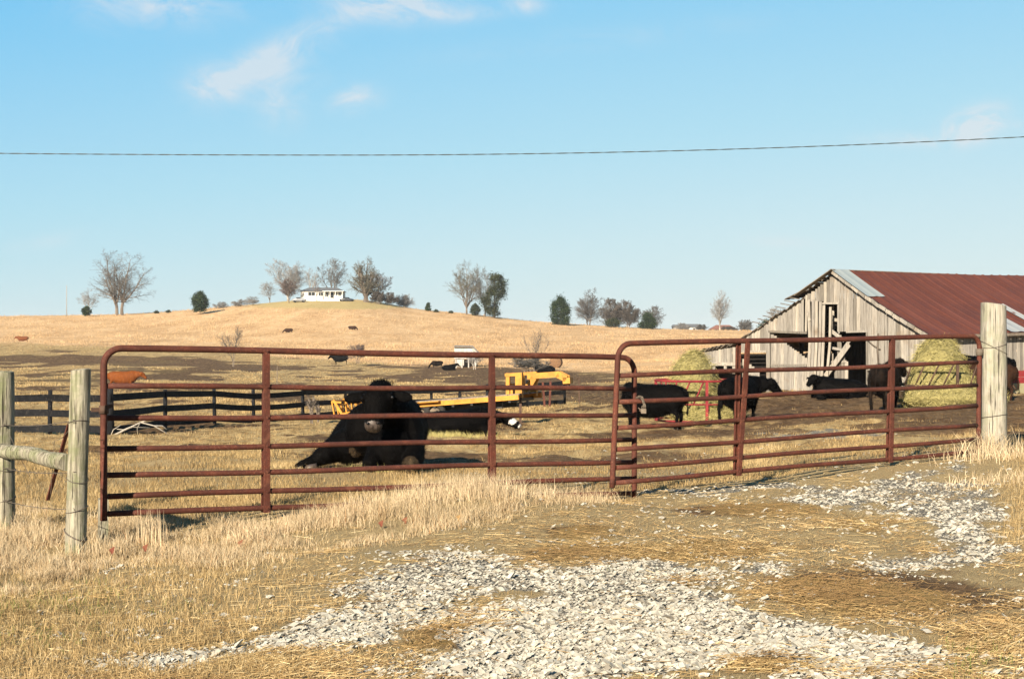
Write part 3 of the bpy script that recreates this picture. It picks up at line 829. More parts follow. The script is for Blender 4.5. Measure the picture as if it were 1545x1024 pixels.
# chain and padlock where the two gates meet
def chain():
    c0 = P(966, 604, 12.62); T = Thing('gate_chain', c0, 'rusty chain with a padlock joining the two gates', 'chain')
    path = [P(960, 603, 12.72), P(963, 598, 12.62), P(968, 599, 12.52), P(971, 606, 12.50), P(973, 614, 12.50), P(969, 620, 12.52), P(964, 616, 12.56)]
    mb = MB()
    for i in range(len(path)-1):
        for k in range(2):
            a = path[i].lerp(path[i+1], k/2); b = path[i].lerp(path[i+1], (k+1)/2)
            d = (b-a).normalized(); sd = d.orthogonal() if (i+k) % 2 else d.cross(d.orthogonal())
            sd.normalize(); e = .010
            mb.tube([a+sd*e, b+sd*e, b+d*.006, b-sd*e, a-sd*e, a-d*.006, a+sd*e], .0042, 6)
    T.part('links', mb, M['steel'])
    pc = P(971, 620, 12.47)
    mb = MB().box(pc, (.045, .022, .04)); lock = T.part('padlock', mb, M['steel'])
    sh = MB().tube([pc+Vector((-.014,0,.018)), pc+Vector((-.014,0,.04)), pc+Vector((0,0,.052)), pc+Vector((.014,0,.04)), pc+Vector((.014,0,.018))], .004, 6)
    T.part('shackle', sh, M['steel'], lock)
chain()

# ------------------------------------------------------------------ wooden posts
def wood_post(name, label, base, top, rad, m, cat='fence post', group=None, tilt_top=None, irr=.05, slant=0.0, sides=22):
    base = Vector(base); top = Vector(top)
    T = Thing(name, base, label, cat, group)
    n = 16; vs = []
    ph = [random.random()*6 for _ in range(5)]
    for i in range(n):
        f = i/(n-1); c = base.lerp(top, f)-Vector((0,0,.25*(1-f)**4))
        r = rad*(1.03-.05*f)*(1+.02*math.sin(f*9+ph[0]))
        for k in range(sides):
            a = 2*PI*k/sides
            rr = r*(1+irr*(.5*math.sin(a*2+ph[1])+.35*math.sin(a*5+ph[2]+f*.6)+.3*math.sin(a*9+ph[3])*.6))
            z = slant*math.cos(a) if i == n-1 else 0
            vs.append(c+Vector((math.cos(a)*rr, math.sin(a)*rr, z)))
    fs = [(i*sides+k, i*sides+(k+1)%sides, (i+1)*sides+(k+1)%sides, (i+1)*sides+k) for i in range(n-1) for k in range(sides)]
    mb = MB().add(vs, fs, .5, True)
    # slightly domed, broken end grain
    cz = top+Vector((0,0,.006)); ring = vs[-sides:]; inner = [Vector(p).lerp(cz, .25)+Vector((0,0,.006)) for p in ring]
    mb.add(ring+inner+[cz], [(k, (k+1)%sides, sides+(k+1)%sides, sides+k) for k in range(sides)]+[(sides+k, sides+(k+1)%sides, 2*sides) for k in range(sides)], .4)
    T.part('shaft', mb, m)
    return T
bp = P(113, 826, 10.05); near_post = wood_post('fence_post', 'grey weathered round fence post just left of the left gate', bp, P(122, 558, 10.05), .069, M['post'], slant=.006)
fp = P(6, 792, 11.2); far_post = wood_post('fence_post', 'weathered round fence post cut by the left edge of the photo', fp, P(5, 561, 11.2), .084, M['post'])
rp = P(1499.5, 690, 15.1); big_post = wood_post('gate_post', 'thick pale round gate post carrying the right gate', rp, P(1499, 459, 15.1), .133, M['post_pale'], 'gate post', irr=.03, slant=-.02)
# wires wound round the big post
mb = MB()
def ring(mb, c, r, tiltx=0.0, tilty=0.0, rw=.003, a0=0, a1=2*PI, n=22):
    mb.tube([Vector((c.x+r*math.cos(a), c.y+r*math.sin(a), c.z+tiltx*math.cos(a)+tilty*math.sin(a))) for a in np.linspace(a0, a1, n)], rw, 5)
for a in ((P(1499, 519, 15.1), .139, .03, .03), (P(1499, 524, 15.1), .139, -.07, .02), (P(1499, 627, 15.1), .142, .02, -.01), (P(1499, 680, 15.1), .143, .03, 0)):
    mb = MB(); ring(mb, *a); big_post.part('wire_wrap', mb, M['barbwire'])
for a in ((P(118.5, 638, 10.05), .074, .01, -.02), (P(117, 722, 10.05), .075, -.015, .02), (P(116, 768, 10.05), .076, .02, .01), (P(114, 806, 10.05), .077, -.04, .01, .005)):
    mb = MB(); ring(mb, *a); near_post.part('wire_wrap', mb, M['barbwire'])
for a in ((P(6, 640, 11.2), .089, .01, .01), (P(6, 706, 11.2), .089, -.02, .01), (P(6, 754, 11.2), .089, .02, .01)):
    mb = MB(); ring(mb, *a); far_post.part('wire_wrap', mb, M['barbwire'])
# log brace between the two left posts
T = Thing('brace_log', P(52, 690, 10.7), 'rough mossy log wired level between the two left posts', 'log')
pts = [P(2+100*f, 679+20*f-2.5*math.sin(f*3.1)+1.3*math.sin(f*11), 11.12-1.0*f) for f in np.linspace(0, 1, 12)]
T.part('log', MB().tube(pts, [.054, .056, .058, .055, .053, .056, .060, .057, .058, .062, .063, .062], 14), M['post'])
# leaning iron rod in the grass
T = Thing('iron_rod', G(70, 10.9), 'thin rusty iron rod leaning behind the log brace', 'rod')
T.part('rod', MB().beam(P(72, 754, 10.9), P(104, 640, 10.7), .028, .012), M['gate'])
# wires strung between left posts
def wire(name, label, ptlist, r=.0028, barbs=True, sag=.02, m='barbwire'):
    mb = MB(); full = []
    for a, b in zip(ptlist[:-1], ptlist[1:]):
        for k in range(8):
            f = k/8; p = Vector(a).lerp(Vector(b), f); p.z -= sag*4*f*(1-f); full.append(p)
    full.append(Vector(ptlist[-1])); mb.tube(full, r, 5)
    if barbs:
        for p in full[::2]:
            for q in range(2):
                d = Vector((random.uniform(-1,1), random.uniform(-1,1), random.uniform(-1,1))).normalized()*.014
                mb.tube([p-d, p+d], r*.7, 4)
    base = full[0].copy(); mb.v = [(a-base.x, b-base.y, c-base.z) for a, b, c in mb.v]
    o = mb.build(name, M[m]); o.location = base; tag(o, label, 'wire'); return o
wire('barbed_wire', 'upper barbed wire between the left posts above the log', [P(-60, 634, 12), P(6, 641, 11.1), P(112, 634, 9.98)])
wire('barbed_wire', 'barbed wire crossing just below the log brace', [P(-60, 700, 12), P(6, 706, 11.1), P(112, 712, 9.98)])
wire('barbed_wire', 'barbed wire low in the grass between the left posts', [P(-60, 748, 12), P(6, 755, 11.1), P(112, 768, 9.98)])
wire('brace_wire', 'slack wire slanting from the near left post down to the grass', [P(112, 636, 9.96), P(82, 665, 10.4), P(76, 750, 10.8)], .0022, False, .03, 'steel')
wire('brace_wire', 'bright wire slanting off the leftmost post over the log', [P(14, 655, 11.08), P(30, 690, 11.0), P(46, 720, 10.9)], .0022, False, .0, 'steel')
wire('barbed_wire', 'barbed wire running right from the thick gate post', [P(1518, 628, 15.05), P(1620, 631, 15.5)])
wire('barbed_wire', 'low wire running right from the foot of the thick gate post', [P(1518, 668, 15.05), P(1620, 672, 15.5)])
# short stake at the left foot of the gate
g0 = G(155, 10.6); T = Thing('stake', g0, 'short greenish wooden stake at the left foot of the gate', 'stake')
T.part('stake_wood', MB().beam(g0-Vector((0,0,.05)), P(156, 752, 10.56), .07, .06), M['post'])

# ------------------------------------------------------------------ overhead line
mb = MB(); pa, pb, pc = [], [], []
for k in range(420):
    px = -900+3500*k/419; Y = 30+.0*k
    x = (px-772.5)/FPX*Y
    # heights read off the photograph at 0, 550 and 1545
    py = np.interp(px, [-900,-300,0,270,550,770,1000,1250,1545,2000,2600],[214,226,231,233.6,234.2,232.4,227.3,219,206.5,182,140])
    py = 234.2-((px-520)/(1025 if px > 520 else 1500))**2*(27.5 if px > 520 else 22)
    z = EYE+(512-py)/FPX*Y; a = k*1.05
    pa.append((x, Y+.007*math.sin(a), z+.007*math.cos(a))); pb.append((x, Y-.007*math.sin(a), z-.007*math.cos(a)))
mb.tube(pa, .0062, 5); mb.tube(pb, .0062, 5)
o = mb.build('overhead_line', M['wire']); tag(o, 'twisted dark overhead cable sagging across the sky', 'cable')

# ------------------------------------------------------------------ black board fence
def board_fence():
    run = [(-140, 43.0), (-50, 42.3), (75, 42.6), (168, 41.0), (249, 46.5), (324, 51.5), (383, 54.5), (457, 58.5), (521, 61), (585, 63), (652, 65), (693, 66.5), (735, 68), (796, 70), (852, 71.5)]
    hts = dict(zip([r[0] for r in run], [1.28]*len(run)))
    A = G(75, 42.6); T = Thing('board_fence', A, 'long black three board fence running behind the trailer', 'fence')
    P_ = [G(px, Y) for px, Y in run]
    for i, p in enumerate(P_):
        lean = Vector((random.uniform(-.05,.05), random.uniform(-.03,.03), 0)); hh = 1.28+random.uniform(-.03,.08)
        if run[i][0] == 168: hh = 1.48
        r = .07 if run[i][0] != 168 else .10
        T.part('post', MB().tube([p-Vector((0,0,.2)), p+Vector((0,0,hh))+lean], [r, r*.92], 10), M['blackboard'])
    for a, b in zip(P_[:-1], P_[1:]):
        for hgt in (1.10, .64, .18):
            j = random.uniform(-.03,.03)
            av = a+Vector((0,-.085,hgt+random.uniform(-.02,.02))); bv = b+Vector((0,-.085,hgt+random.uniform(-.02,.02)))
            mid = av.lerp(bv, .5)+Vector((0,0,random.uniform(-.025,.01)))
            mb = MB(); mb.beam(av, mid, .03, .205); mb.beam(mid, bv, .03, .205)
            T.part('board', mb, M['blackboard'])
board_fence()
# steel line posts beyond the board fence
for i, (px, Y, hh, lab) in enumerate([(874, 71, 1.25, 'lone dark steel post right of the board fence end'), (418, 120, 1.7, 'pale thin post standing in the far pasture, leftmost')
        , (576, 92, 1.2, 'thin pale stick post right above the bull\'s head'), (620, 88, .9, 'short thin post between the trailer and the hill pasture')]):
    g = G(px, Y); o = MB().beam(Vector((0,0,-.1)), Vector((random.uniform(-.05,.05),0,hh)), .06, .05).build('line_post', M['steel'] if i else M['iron']); o.location = g
    tag(o, lab, 'post', 'thin posts standing in the pasture')
# rusty junk posts in front of the fence end
for px, dx, lab in ((822, .0, 'rusty red post leaning before the board fence end'), (829, .05, 'second rusty red post, right of its leaning twin by the board fence end')):
    g = G(px, 69.5); o = MB().beam(Vector((0,0,-.1)), Vector((dx*3-.1,0,1.25)), .12, .1).build('rusty_post', M['gate']); o.location = g; tag(o, lab, 'post')
# dead branch lying over the fence at left
def dead_branch():
    T = Thing('dead_branch', G(210, 40.2), 'bare pale fallen branch caught against the board fence', 'branch')
    mb = MB()
    for pts, r in (([(160,662),(185,650),(212,637),(232,642),(254,655)], .028), ([(212,637),(222,634),(228,634)], .02), ([(212,636),(207,646),(208,658)], .02), ([(185,650),(200,644),(226,645)], .016), ([(232,642),(245,642),(252,648)], .014), ([(196,644),(186,648),(176,647)], .014), ([(166,660),(171,648),(182,641)], .013)):
        mb.tube([P(a, b, 40.3) for a, b in pts], [r*(1.2-.8*i/len(pts)) for i in range(len(pts))], 5)
    T.part('limb', mb, M['barnwood'])
dead_branch()

# ------------------------------------------------------------------ barn
BA = R(33)
C0 = Vector(((1398-772.5)/FPX*58, 58, 0)); C0.z = hz1(C0.x, C0.y)
gdir = Vector((-math.sin(BA), math.cos(BA), 0)); ldir = Vector((math.cos(BA), math.sin(BA), 0))
out_g = -ldir; out_l = -gdir     # outward faces of the gable and of the long wall
def on_gable(px, py, off=0.0):
    """point of the gable plane behind a photograph pixel -> (a along wall, z)"""
    d = Vector(((px-772.5)/FPX, 1, -(py-512)/FPX)); e = Vector((0,0,EYE)); o_ = C0+out_g*off
    t = (o_-e).dot(out_g)/d.dot(out_g); p = e+d*t
    return (p-C0).dot(gdir), p.z
def on_long(px, py, off=0.0):
    d = Vector(((px-772.5)/FPX, 1, -(py-512)/FPX)); e = Vector((0,0,EYE)); o_ = C0+out_l*off
    t = (o_-e).dot(out_l)/d.dot(out_l); p = e+d*t
    return (p-C0).dot(ldir), p.z
def gp(a, z, off=0.0): return C0+gdir*a+out_g*off+Vector((0,0,z-C0.z))
def lp(a, z, off=0.0): return C0+ldir*a+out_l*off+Vector((0,0,z-C0.z))
def barn():
    T = Thing('barn', C0, 'weathered grey plank barn with a rusty red metal roof', 'barn')
    LL = 24.0
    roof = [on_gable(*q) for q in [(1398,511),(1391,505),(1262,412),(1217,446),(1125,508),(1109,516)]]
    roof[0] = (0.0, roof[0][1])
    lean = [on_gable(*q) for q in [(1108,523),(1062,531)]]
    prof_a = [r[0] for r in roof]+[lean[0][0]+.01, lean[1][0]]
    prof_z = [r[1] for r in roof]+[lean[0][1], lean[1][1]]
    def rz(a): return float(np.interp(a, prof_a, prof_z))
    aend = prof_a[-1]
    def hole(x0, y0, x1, y1):
        a1_, z1 = on_gable(x0, y0); a0_, z0 = on_gable(x1, y1)
        return (a0_, a1_, z0, z1)
    holes = [hole(1241.5,458.5,1265,503), hole(1277.5,501,1308,640), hole(1163,501,1216.5,640), hole(1214.5,451,1218,501),
             hole(1119,531.5,1156.5,640), hole(1080,552,1092,561), hole(1096.5,551,1104,561), hole(1219,455,1242,640), hole(1242,500,1278,640), hole(1062,562,1119,640)]
    def planks(mb, a0, a1, zt, zb, holes, P_, wmin=.15, wmax=.25, off=0.0, gap=.012):
        a = a0
        while a < a1:
            w_ = random.uniform(wmin, wmax); am = a+w_/2
            if am > a1: break
            top = zt(am)-random.uniform(0,.03); bot = zb(am)-.05+(random.uniform(0,.12) if random.random() < .5 else 0)
            cuts = sorted([(h[2], h[3]) for h in holes if h[0] < am < h[1]])
            z = bot; segs = []
            for c0, c1 in cuts:
                if c0 > z+.02: segs.append((z, min(c0, top)))
                z = max(z, c1)
            if z < top-.03: segs.append((z, top))
            rn = min(1, max(0, random.gauss(.5,.33))); o_ = off+random.uniform(-.006,.006); tl = random.uniform(-.006,.006)
            for s0, s1 in segs:
                if s1-s0 < .04: continue
                j0, j1 = (random.uniform(-.015,.015) for _ in range(2))
                p0 = P_(am-tl, s0+j0, o_); p1 = P_(am+tl, s1+j1 if s1 != top else s1, o_)
                sd = (P_(1, 0, 0)-P_(0, 0, 0))
                mb.beam(p0, p1, w_-gap-random.choice([0,0,.01,.03]), .022, side=sd, rnd=rn)
            a += w_
    ground_g = lambda a: hz1(*(gp(a, 0).xy))
    ground_l = lambda a: hz1(*(lp(a, 0).xy))
    mb = MB(); planks(mb, 0.02, aend, rz, ground_g, holes, gp)
    T.part('gable_wall', mb, M['barnwood'])
    # long wall
    e0 = on_long(1398, 505.5, .2)[1]; e1a, e1 = on_long(1545, 501, .2)
    eave = lambda a: e0+(e1-e0)*min(a/e1a, 1.6)
    wa0, wz0 = on_long(1518, 562); wa1, wz1 = on_long(1527, 552)
    lh = [(wa0, wa1, wz0, wz1), (on_long(1440,545)[0], on_long(1449,545)[0], on_long(1440,566)[1], on_long(1440,548)[1]), (on_long(1449.5,545)[0], on_long(1478,545)[0], on_long(1440,575)[1], on_long(1440,547)[1])]
    mb = MB(); planks(mb, .02, LL, lambda a: eave(a)-.05, ground_l, lh, lp)
    T.part('side_wall', mb, M['barnwood'])
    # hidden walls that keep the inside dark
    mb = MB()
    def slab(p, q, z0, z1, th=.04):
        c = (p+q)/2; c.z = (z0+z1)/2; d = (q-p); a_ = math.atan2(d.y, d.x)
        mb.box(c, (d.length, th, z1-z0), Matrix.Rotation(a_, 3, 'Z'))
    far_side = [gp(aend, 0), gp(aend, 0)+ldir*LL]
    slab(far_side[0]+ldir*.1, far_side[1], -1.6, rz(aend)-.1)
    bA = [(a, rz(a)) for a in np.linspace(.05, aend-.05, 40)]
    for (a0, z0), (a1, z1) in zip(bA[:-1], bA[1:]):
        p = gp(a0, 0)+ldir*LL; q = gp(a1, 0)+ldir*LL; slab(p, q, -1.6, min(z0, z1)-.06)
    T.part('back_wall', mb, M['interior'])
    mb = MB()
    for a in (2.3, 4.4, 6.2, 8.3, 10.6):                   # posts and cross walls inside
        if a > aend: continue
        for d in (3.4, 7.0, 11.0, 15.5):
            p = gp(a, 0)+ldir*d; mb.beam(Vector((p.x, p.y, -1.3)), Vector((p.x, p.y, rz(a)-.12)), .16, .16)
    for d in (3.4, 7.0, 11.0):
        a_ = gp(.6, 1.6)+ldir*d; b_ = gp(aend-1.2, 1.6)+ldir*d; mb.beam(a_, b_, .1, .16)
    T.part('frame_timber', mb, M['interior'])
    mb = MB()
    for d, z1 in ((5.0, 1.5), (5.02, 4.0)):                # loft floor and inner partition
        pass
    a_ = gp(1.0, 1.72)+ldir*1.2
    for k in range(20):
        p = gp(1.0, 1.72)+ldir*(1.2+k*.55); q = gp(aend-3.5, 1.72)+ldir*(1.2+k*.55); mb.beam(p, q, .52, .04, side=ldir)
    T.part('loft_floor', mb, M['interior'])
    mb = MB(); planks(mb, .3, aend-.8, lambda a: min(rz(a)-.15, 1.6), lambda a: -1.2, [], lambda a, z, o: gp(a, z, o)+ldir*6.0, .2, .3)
    T.part('inner_wall', mb, M['interior'])
    # right roof slope: ridge to eave, from rusty ribbed sheets
    rdg0 = gp(roof[2][0], on_gable(1262, 408.0)[1], .25)
    # ridge far point read from the photograph at column 1545
    ridge_plane_o = rdg0
    d = Vector(((1545-772.5)/FPX, 1, -(414.5-512)/FPX)); e = Vector((0,0,EYE)); t_ = (ridge_plane_o-e).dot(out_l)/d.dot(out_l)
    rp_ = e+d*t_; slope_r = (rp_.z-rdg0.z)/((rp_-rdg0).dot(ldir))
    ev0 = gp(roof[1][0]-.42, on_gable(1391, 503.5)[1]-.02, .25); ev0 = gp(-.38, e0-.02, .25)
    slope_e = (e1-e0)/e1a
    def rp3(s, t, up=0.0):
        a = rdg0+ldir*s+Vector((0,0,slope_r*min(s, 16)-(.05*math.sin(min(s,20)/20*PI))))
        b = ev0+ldir*s+Vector((0,0,slope_e*min(s, 14)))
        q = a.lerp(b, t); q.z -= .10*math.sin(t*PI); nrm = Vector((0,0,1))
        return q+nrm*up
    NS = int(LL/.1525); NTt = 14; vs = []
    for i in range(NS+1):
        s = i*(LL+.5)/NS; ph = i % 4
        u = .030 if ph == 0 else 0.0
        sheet = i//4
        for j in range(NTt+1):
            t = j/NTt
            vs.append(rp3(s, t, u+.010*(vnoise(s*.9, t*5, 5)-.5)*2+.004*(sheet % 2)))
    fs = [(i*(NTt+1)+j, (i+1)*(NTt+1)+j, (i+1)*(NTt+1)+j+1, i*(NTt+1)+j+1) for i in range(NS) for j in range(NTt)]
    mb = MB()
    mb.v = [tuple(v) for v in vs]; mb.f = [list(f)[::-1] for f in fs]
    srnd = [random.random() for _ in range(400)]; mb.r = [srnd[(i//4)*2+(0 if j < 7 else 1)] for i in range(NS) for j in range(NTt)]; mb.sm = [False]*len(fs)
    m, t, b = mat('rusty_roof_sheets')
    n1 = t.noise(geoco(t), .55, 7, .7, .4); n2 = t.noise(objco(t), 7, 7, .75); n3 = t.noise(t.mapping(t.mapping(objco(t), rot=(0,0,-BA)), scale=(1.6,.12,.12)), 1.6, 6, .7)
    c = t.mix(t.step(n2, .3, .7), (.082,.021,.011), (.130,.039,.020))
    c = t.mix(t.m('MULTIPLY', t.step(n3, .40, .70), .6), c, (.145,.048,.030)); c = t.mix(t.m('MULTIPLY', t.step(n1, .5, .7), .7), c, (.075,.024,.018))
    c = t.mix(1.0, c, t.ramp(t.attr('rnd'), [(0, .88), (1, 1.10)]), 'MULTIPLY')
    finish(t, b, c, .65, n2, .3, .01, spec=.35)
    mr = m
    T.part('roof', mb, mr)
    # galvanised sheets: one by the gable peak, two half rusty ones at the right
    m, t, b = mat('galvanised_sheets'); n2 = t.noise(objco(t), 2.2, 6, .7)
    c = t.mix(t.step(n2, .56, .64), (.42,.44,.43), (.20,.09,.06)); finish(t, b, c, .45, n2, .1, .01, spec=.5, metal=.25)
    mg2 = m
    m, t, b = mat('galvanised_patch'); n2 = t.noise(objco(t), 3, 5, .7)
    c = t.mix(n2, (.30,.36,.36), (.44,.49,.48)); finish(t, b, c, .45, n2, .1, .01, spec=.5, metal=.25)
    def sheet_part(name, s0, s1, t0, t1, mm, skew=0):
        mb = MB(); n = 10; vs = []
        for i in range(7):
            s = s0+(s1-s0)*i/6
            for j in range(n+1):
                tt = t0+(t1-t0)*j/n; vs.append(rp3(s, tt, .045+(.02 if i % 3 == 0 else 0)))
        mb.add(vs, [(i*(n+1)+j, i*(n+1)+j+1, (i+1)*(n+1)+j+1, (i+1)*(n+1)+j) for i in range(6) for j in range(n)])
        T.part(name, mb, mm)
    sheet_part('roof_patch', -.12, .95, 0, .40, m)
    def invert_long(px, py):
        # solve s, t on the roof for a pixel
        best = None
        for s in np.linspace(0, 14, 57):
            for tt in np.linspace(0, 1, 41):
                q = rp3(s, tt); u, v = 772.5+FPX*q.x/q.y, 512-FPX*(q.z-EYE)/q.y
                dd = (u-px)**2+(v-py)**2
                if best is None or dd < best[0]: best = (dd, s, tt)
        return best[1:]
    sA, tA = invert_long(1531, 474); sB, tB = invert_long(1531, 495)
    sheet_part('roof_sheet', sA-.15, sA+.40, tA-.16, 1.0, mg2); sheet_part('roof_sheet', sB-.9, sB+.35, tB-.14, 1.0, mg2)
    # raised lap in the ridge
    # rake boards
    mb = MB()
    for k in range(14):
        f0, f1 = k/14, (k+1)/14-.004
        p = rp3(-.02, f0, -.07)+Vector((0,0,random.uniform(-.02,.02))); q = rp3(-.02, f1, -.07)+Vector((0,0,random.uniform(-.03,.02)))
        mb.beam(p, q, .03, .15, side=ldir)
        if k % 2: mb.beam(p+ldir*.15-Vector((0,0,.03)), q+ldir*.15+Vector((0,0,random.uniform(-.05,.0))), .2, .03, side=ldir)
    T.part('rake_board', mb, M['barnwood'])
    mb = MB()
    for k in range(8):
        p = rp3(k*3, 1.0, -.06); q = rp3(k*3+2.98, 1.0, -.06); mb.beam(p, q, .03, .12)
    T.part('eave_board', mb, M['barnwood_dark'])
    # left slope: old boards, gappy and ragged
    mb = MB(); lefts = [(roof[2][0], on_gable(1262,408)[1]), (on_gable(1214,441)[0], on_gable(1214,441)[1])]
    def lrow(p0, p1, n, broken, deep):
        for k in range(n):
            f = (k+.5)/n; a = p0[0]+(p1[0]-p0[0])*f; z = p0[1]+(p1[1]-p0[1])*f
            st = .12+random.uniform(-.2,.16)*broken
            p = gp(a, z+.0+random.uniform(-.02,.05)*broken, st); q = gp(a, z, st)+ldir*(LL*.98+st)
            w_ = abs(p1[0]-p0[0])/n*1.15
            mb.beam(p, q, .035, w_, side=Vector((0,0,1))+gdir*.55, rnd=random.random())
    lrow(lefts[0], lefts[1], 13, 1.0, 1)
    lrow((lefts[1][0], on_gable(1214,450)[1]), (roof[4][0], on_gable(1125,509)[1]), 17, .6, 1)
    lrow((on_gable(1153,494)[0], on_gable(1153,492)[1]), (on_gable(1111,517)[0], on_gable(1111,515.5)[1]), 6, .1, 1)
    lrow((on_gable(1111,518)[0], on_gable(1111,519)[1]), (on_gable(1058,538)[0], on_gable(1058,529)[1]), 8, .3, 1)
    T.part('old_board_roof', mb, M['barnwood_dark'])
    mb = MB()
    for k in range(9):                                     # lath ends sticking out past the slope
        px = 1206-k*7; py = 450+(k*7)*.66
        a, z = on_gable(px, py); mb.beam(gp(a-.3, z-.05, .28), gp(a+.30, z+.05, .28+random.uniform(-.05,.1)), .08, .03, side=ldir, rnd=.5)
    for k in range(8):
        px = 1258-k*6; py = 411+(k*6)*.70
        a, z = on_gable(px, py); mb.beam(gp(a-.25, z+.12, .3), gp(a+.30, z-.16, .32), .28, .03, side=ldir, rnd=.9)
    T.part('lath', mb, M['barnwood_dark'])
    a, z = on_gable(1204, 451)
    mb = MB(); 
    for k in range(4):
        mb.beam(gp(a-.55, z+.36+.03*k, .15-.3*k), gp(a+.55, z-.0+.03*k, .15-.3*k), .28, .04, side=ldir, rnd=.25)
    T.part('loose_roof_flap', mb, M['barnwood_dark'])
    # trim
    def pix(x0, y0, x1, y1, w_, off=.03, d=.04, rn=None):
        mb = MB(); mb.beam(gp(*on_gable(x0, y0, off), off), gp(*on_gable(x1, y1, off), off), w_, d, side=(gdir if abs(x1-x0) < abs(y1-y0) else Vector((0,0,1))), rnd=rn); T.part('trim', mb, M['barnwood'])
    pix(1159,499,1159.5,600,.20,.04); pix(1160,500,1217,502,.10,.04); pix(1120,530.5,1158,530,.10,.04)
    pix(1241,457.5,1266,457.5,.08,.04); pix(1277,500.5,1309,499.5,.09,.04); pix(1067,549,1118,549,.16,.03,rn=.9); pix(1094,550,1094,563,.13,.03,rn=.9); pix(1112,540,1113,600,.16,.03)
    pix(1217,445,1216,500,.10,.05); pix(1266,457,1266,503,.05,.04); pix(1308,500,1308.5,592,.09,.03); pix(1371.5,492,1371.5,590,.03,.03,rn=0)
    # half-height doors with a slanting top, set back in the openings
    def slant(x0, y0, x1, y1, yb, off, nm):
        a0_, z0_ = on_gable(x0, y0, -off); a1_, z1_ = on_gable(x1, y1, -off)
        lo, hi = min(a0_, a1_), max(a0_, a1_); mb = MB(); a = lo
        while a < hi:
            w_ = random.uniform(.14,.2); am = a+w_/2; f = (am-a0_)/(a1_-a0_); zt = z0_+(z1_-z0_)*f
            mb.beam(gp(am, -1.3, -off), gp(am, zt, -off), w_-.008, .022, side=gdir, rnd=min(1,max(0,random.gauss(.55,.2)))); a += w_
        mb.beam(gp(a0_, on_gable(x0, yb, -off)[1], -off+.03), gp(a1_, on_gable(x1, yb, -off)[1], -off+.03), .11, .03, side=Vector((0,0,1)))
        T.part('plank_door', mb, M['barnwood'])
    slant(1162, 501, 1218, 541, 551, .10, 'plank_door')
    slant(1122, 542, 1146, 560, 570, .30, 'plank_door')
    # boards that have come loose and lean across the middle bay
    def lb(x0, y0, x1, y1, w_, off, mid=None, rn=None):
        mb = MB(); a = gp(*on_gable(x0, y0, off), off); b_ = gp(*on_gable(x1, y1, off+.10), off+.10)
        side = gdir
        if mid:
            c = gp(*on_gable(*mid, off+.05), off+.05); mb.beam(a, c, w_, .025, side=side, rnd=rn); mb.beam(c, b_, w_, .0247, side=side, rnd=rn)
        else: mb.beam(a, b_, w_, .025, side=side, rnd=rn)
        T.part('loose_board', mb, M['barnwood'])
    lb(1220,452,1218,597,.16,.10,(1222,520),.75); lb(1227,452,1222.5,597,.16,.16,(1226.5,530),.4); lb(1232,454,1228,595,.16,.10,(1231.5,520),.9); lb(1238,455,1233.5,592,.15,.14,(1237,520),.6)
    lb(1243,460,1238.5,592,.15,.20,(1242,520),.8); lb(1253,463,1247,572,.13,.22,(1252,520),.95)
    lb(1253,498,1274,514,.16,.06,None,.6); lb(1281,519,1245,568,.26,.12,None,.75); lb(1283,512,1262,542,.16,.07,None,.5); lb(1251,524,1271,528,.13,-.05,None,.5)
    lb(1219,472,1222,484,.12,.06,None,.9)
    mb = MB()
    for x, y0, y1, w_ in ((1266.5,505,597,.24),(1271.5,528,597,.26),(1276.5,545,597,.24),(1262,549,597,.22),(1256.5,533,560,.06),(1252.5,530,560,.05)):
        mb.beam(gp(*on_gable(x, y0, -.06), -.06), gp(*on_gable(x, y1, -.06), -.06), w_, .022, side=gdir)
    mb.beam(gp(*on_gable(1250,546,-.04), -.04), gp(*on_gable(1277,545,-.04), -.04), .10, .03, side=Vector((0,0,1)))
    mb.beam(gp(*on_gable(1257,462,-.5), -.5), gp(*on_gable(1257,500,-.5), -.5), .08, .08)
    mb.beam(gp(*on_gable(1257,482,-.4), -.4), gp(*on_gable(1266,483,-.4), -.4), .14, .08, side=Vector((0,0,1)), rnd=1)
    T.part('bay_boards', mb, M['barnwood'])
    mb = MB()
    for pts, r in (([(1309,513),(1318,521),(1328,527)], .03), ([(1325,503),(1324,530),(1326,560)], .04), ([(1309,560),(1320,556)], .03)):
        mb.tube([gp(*on_gable(a, b, .06), .06) for a, b in pts], r, 5)
    T.part('patch_boards', mb, M['barnwood_dark'])
barn()

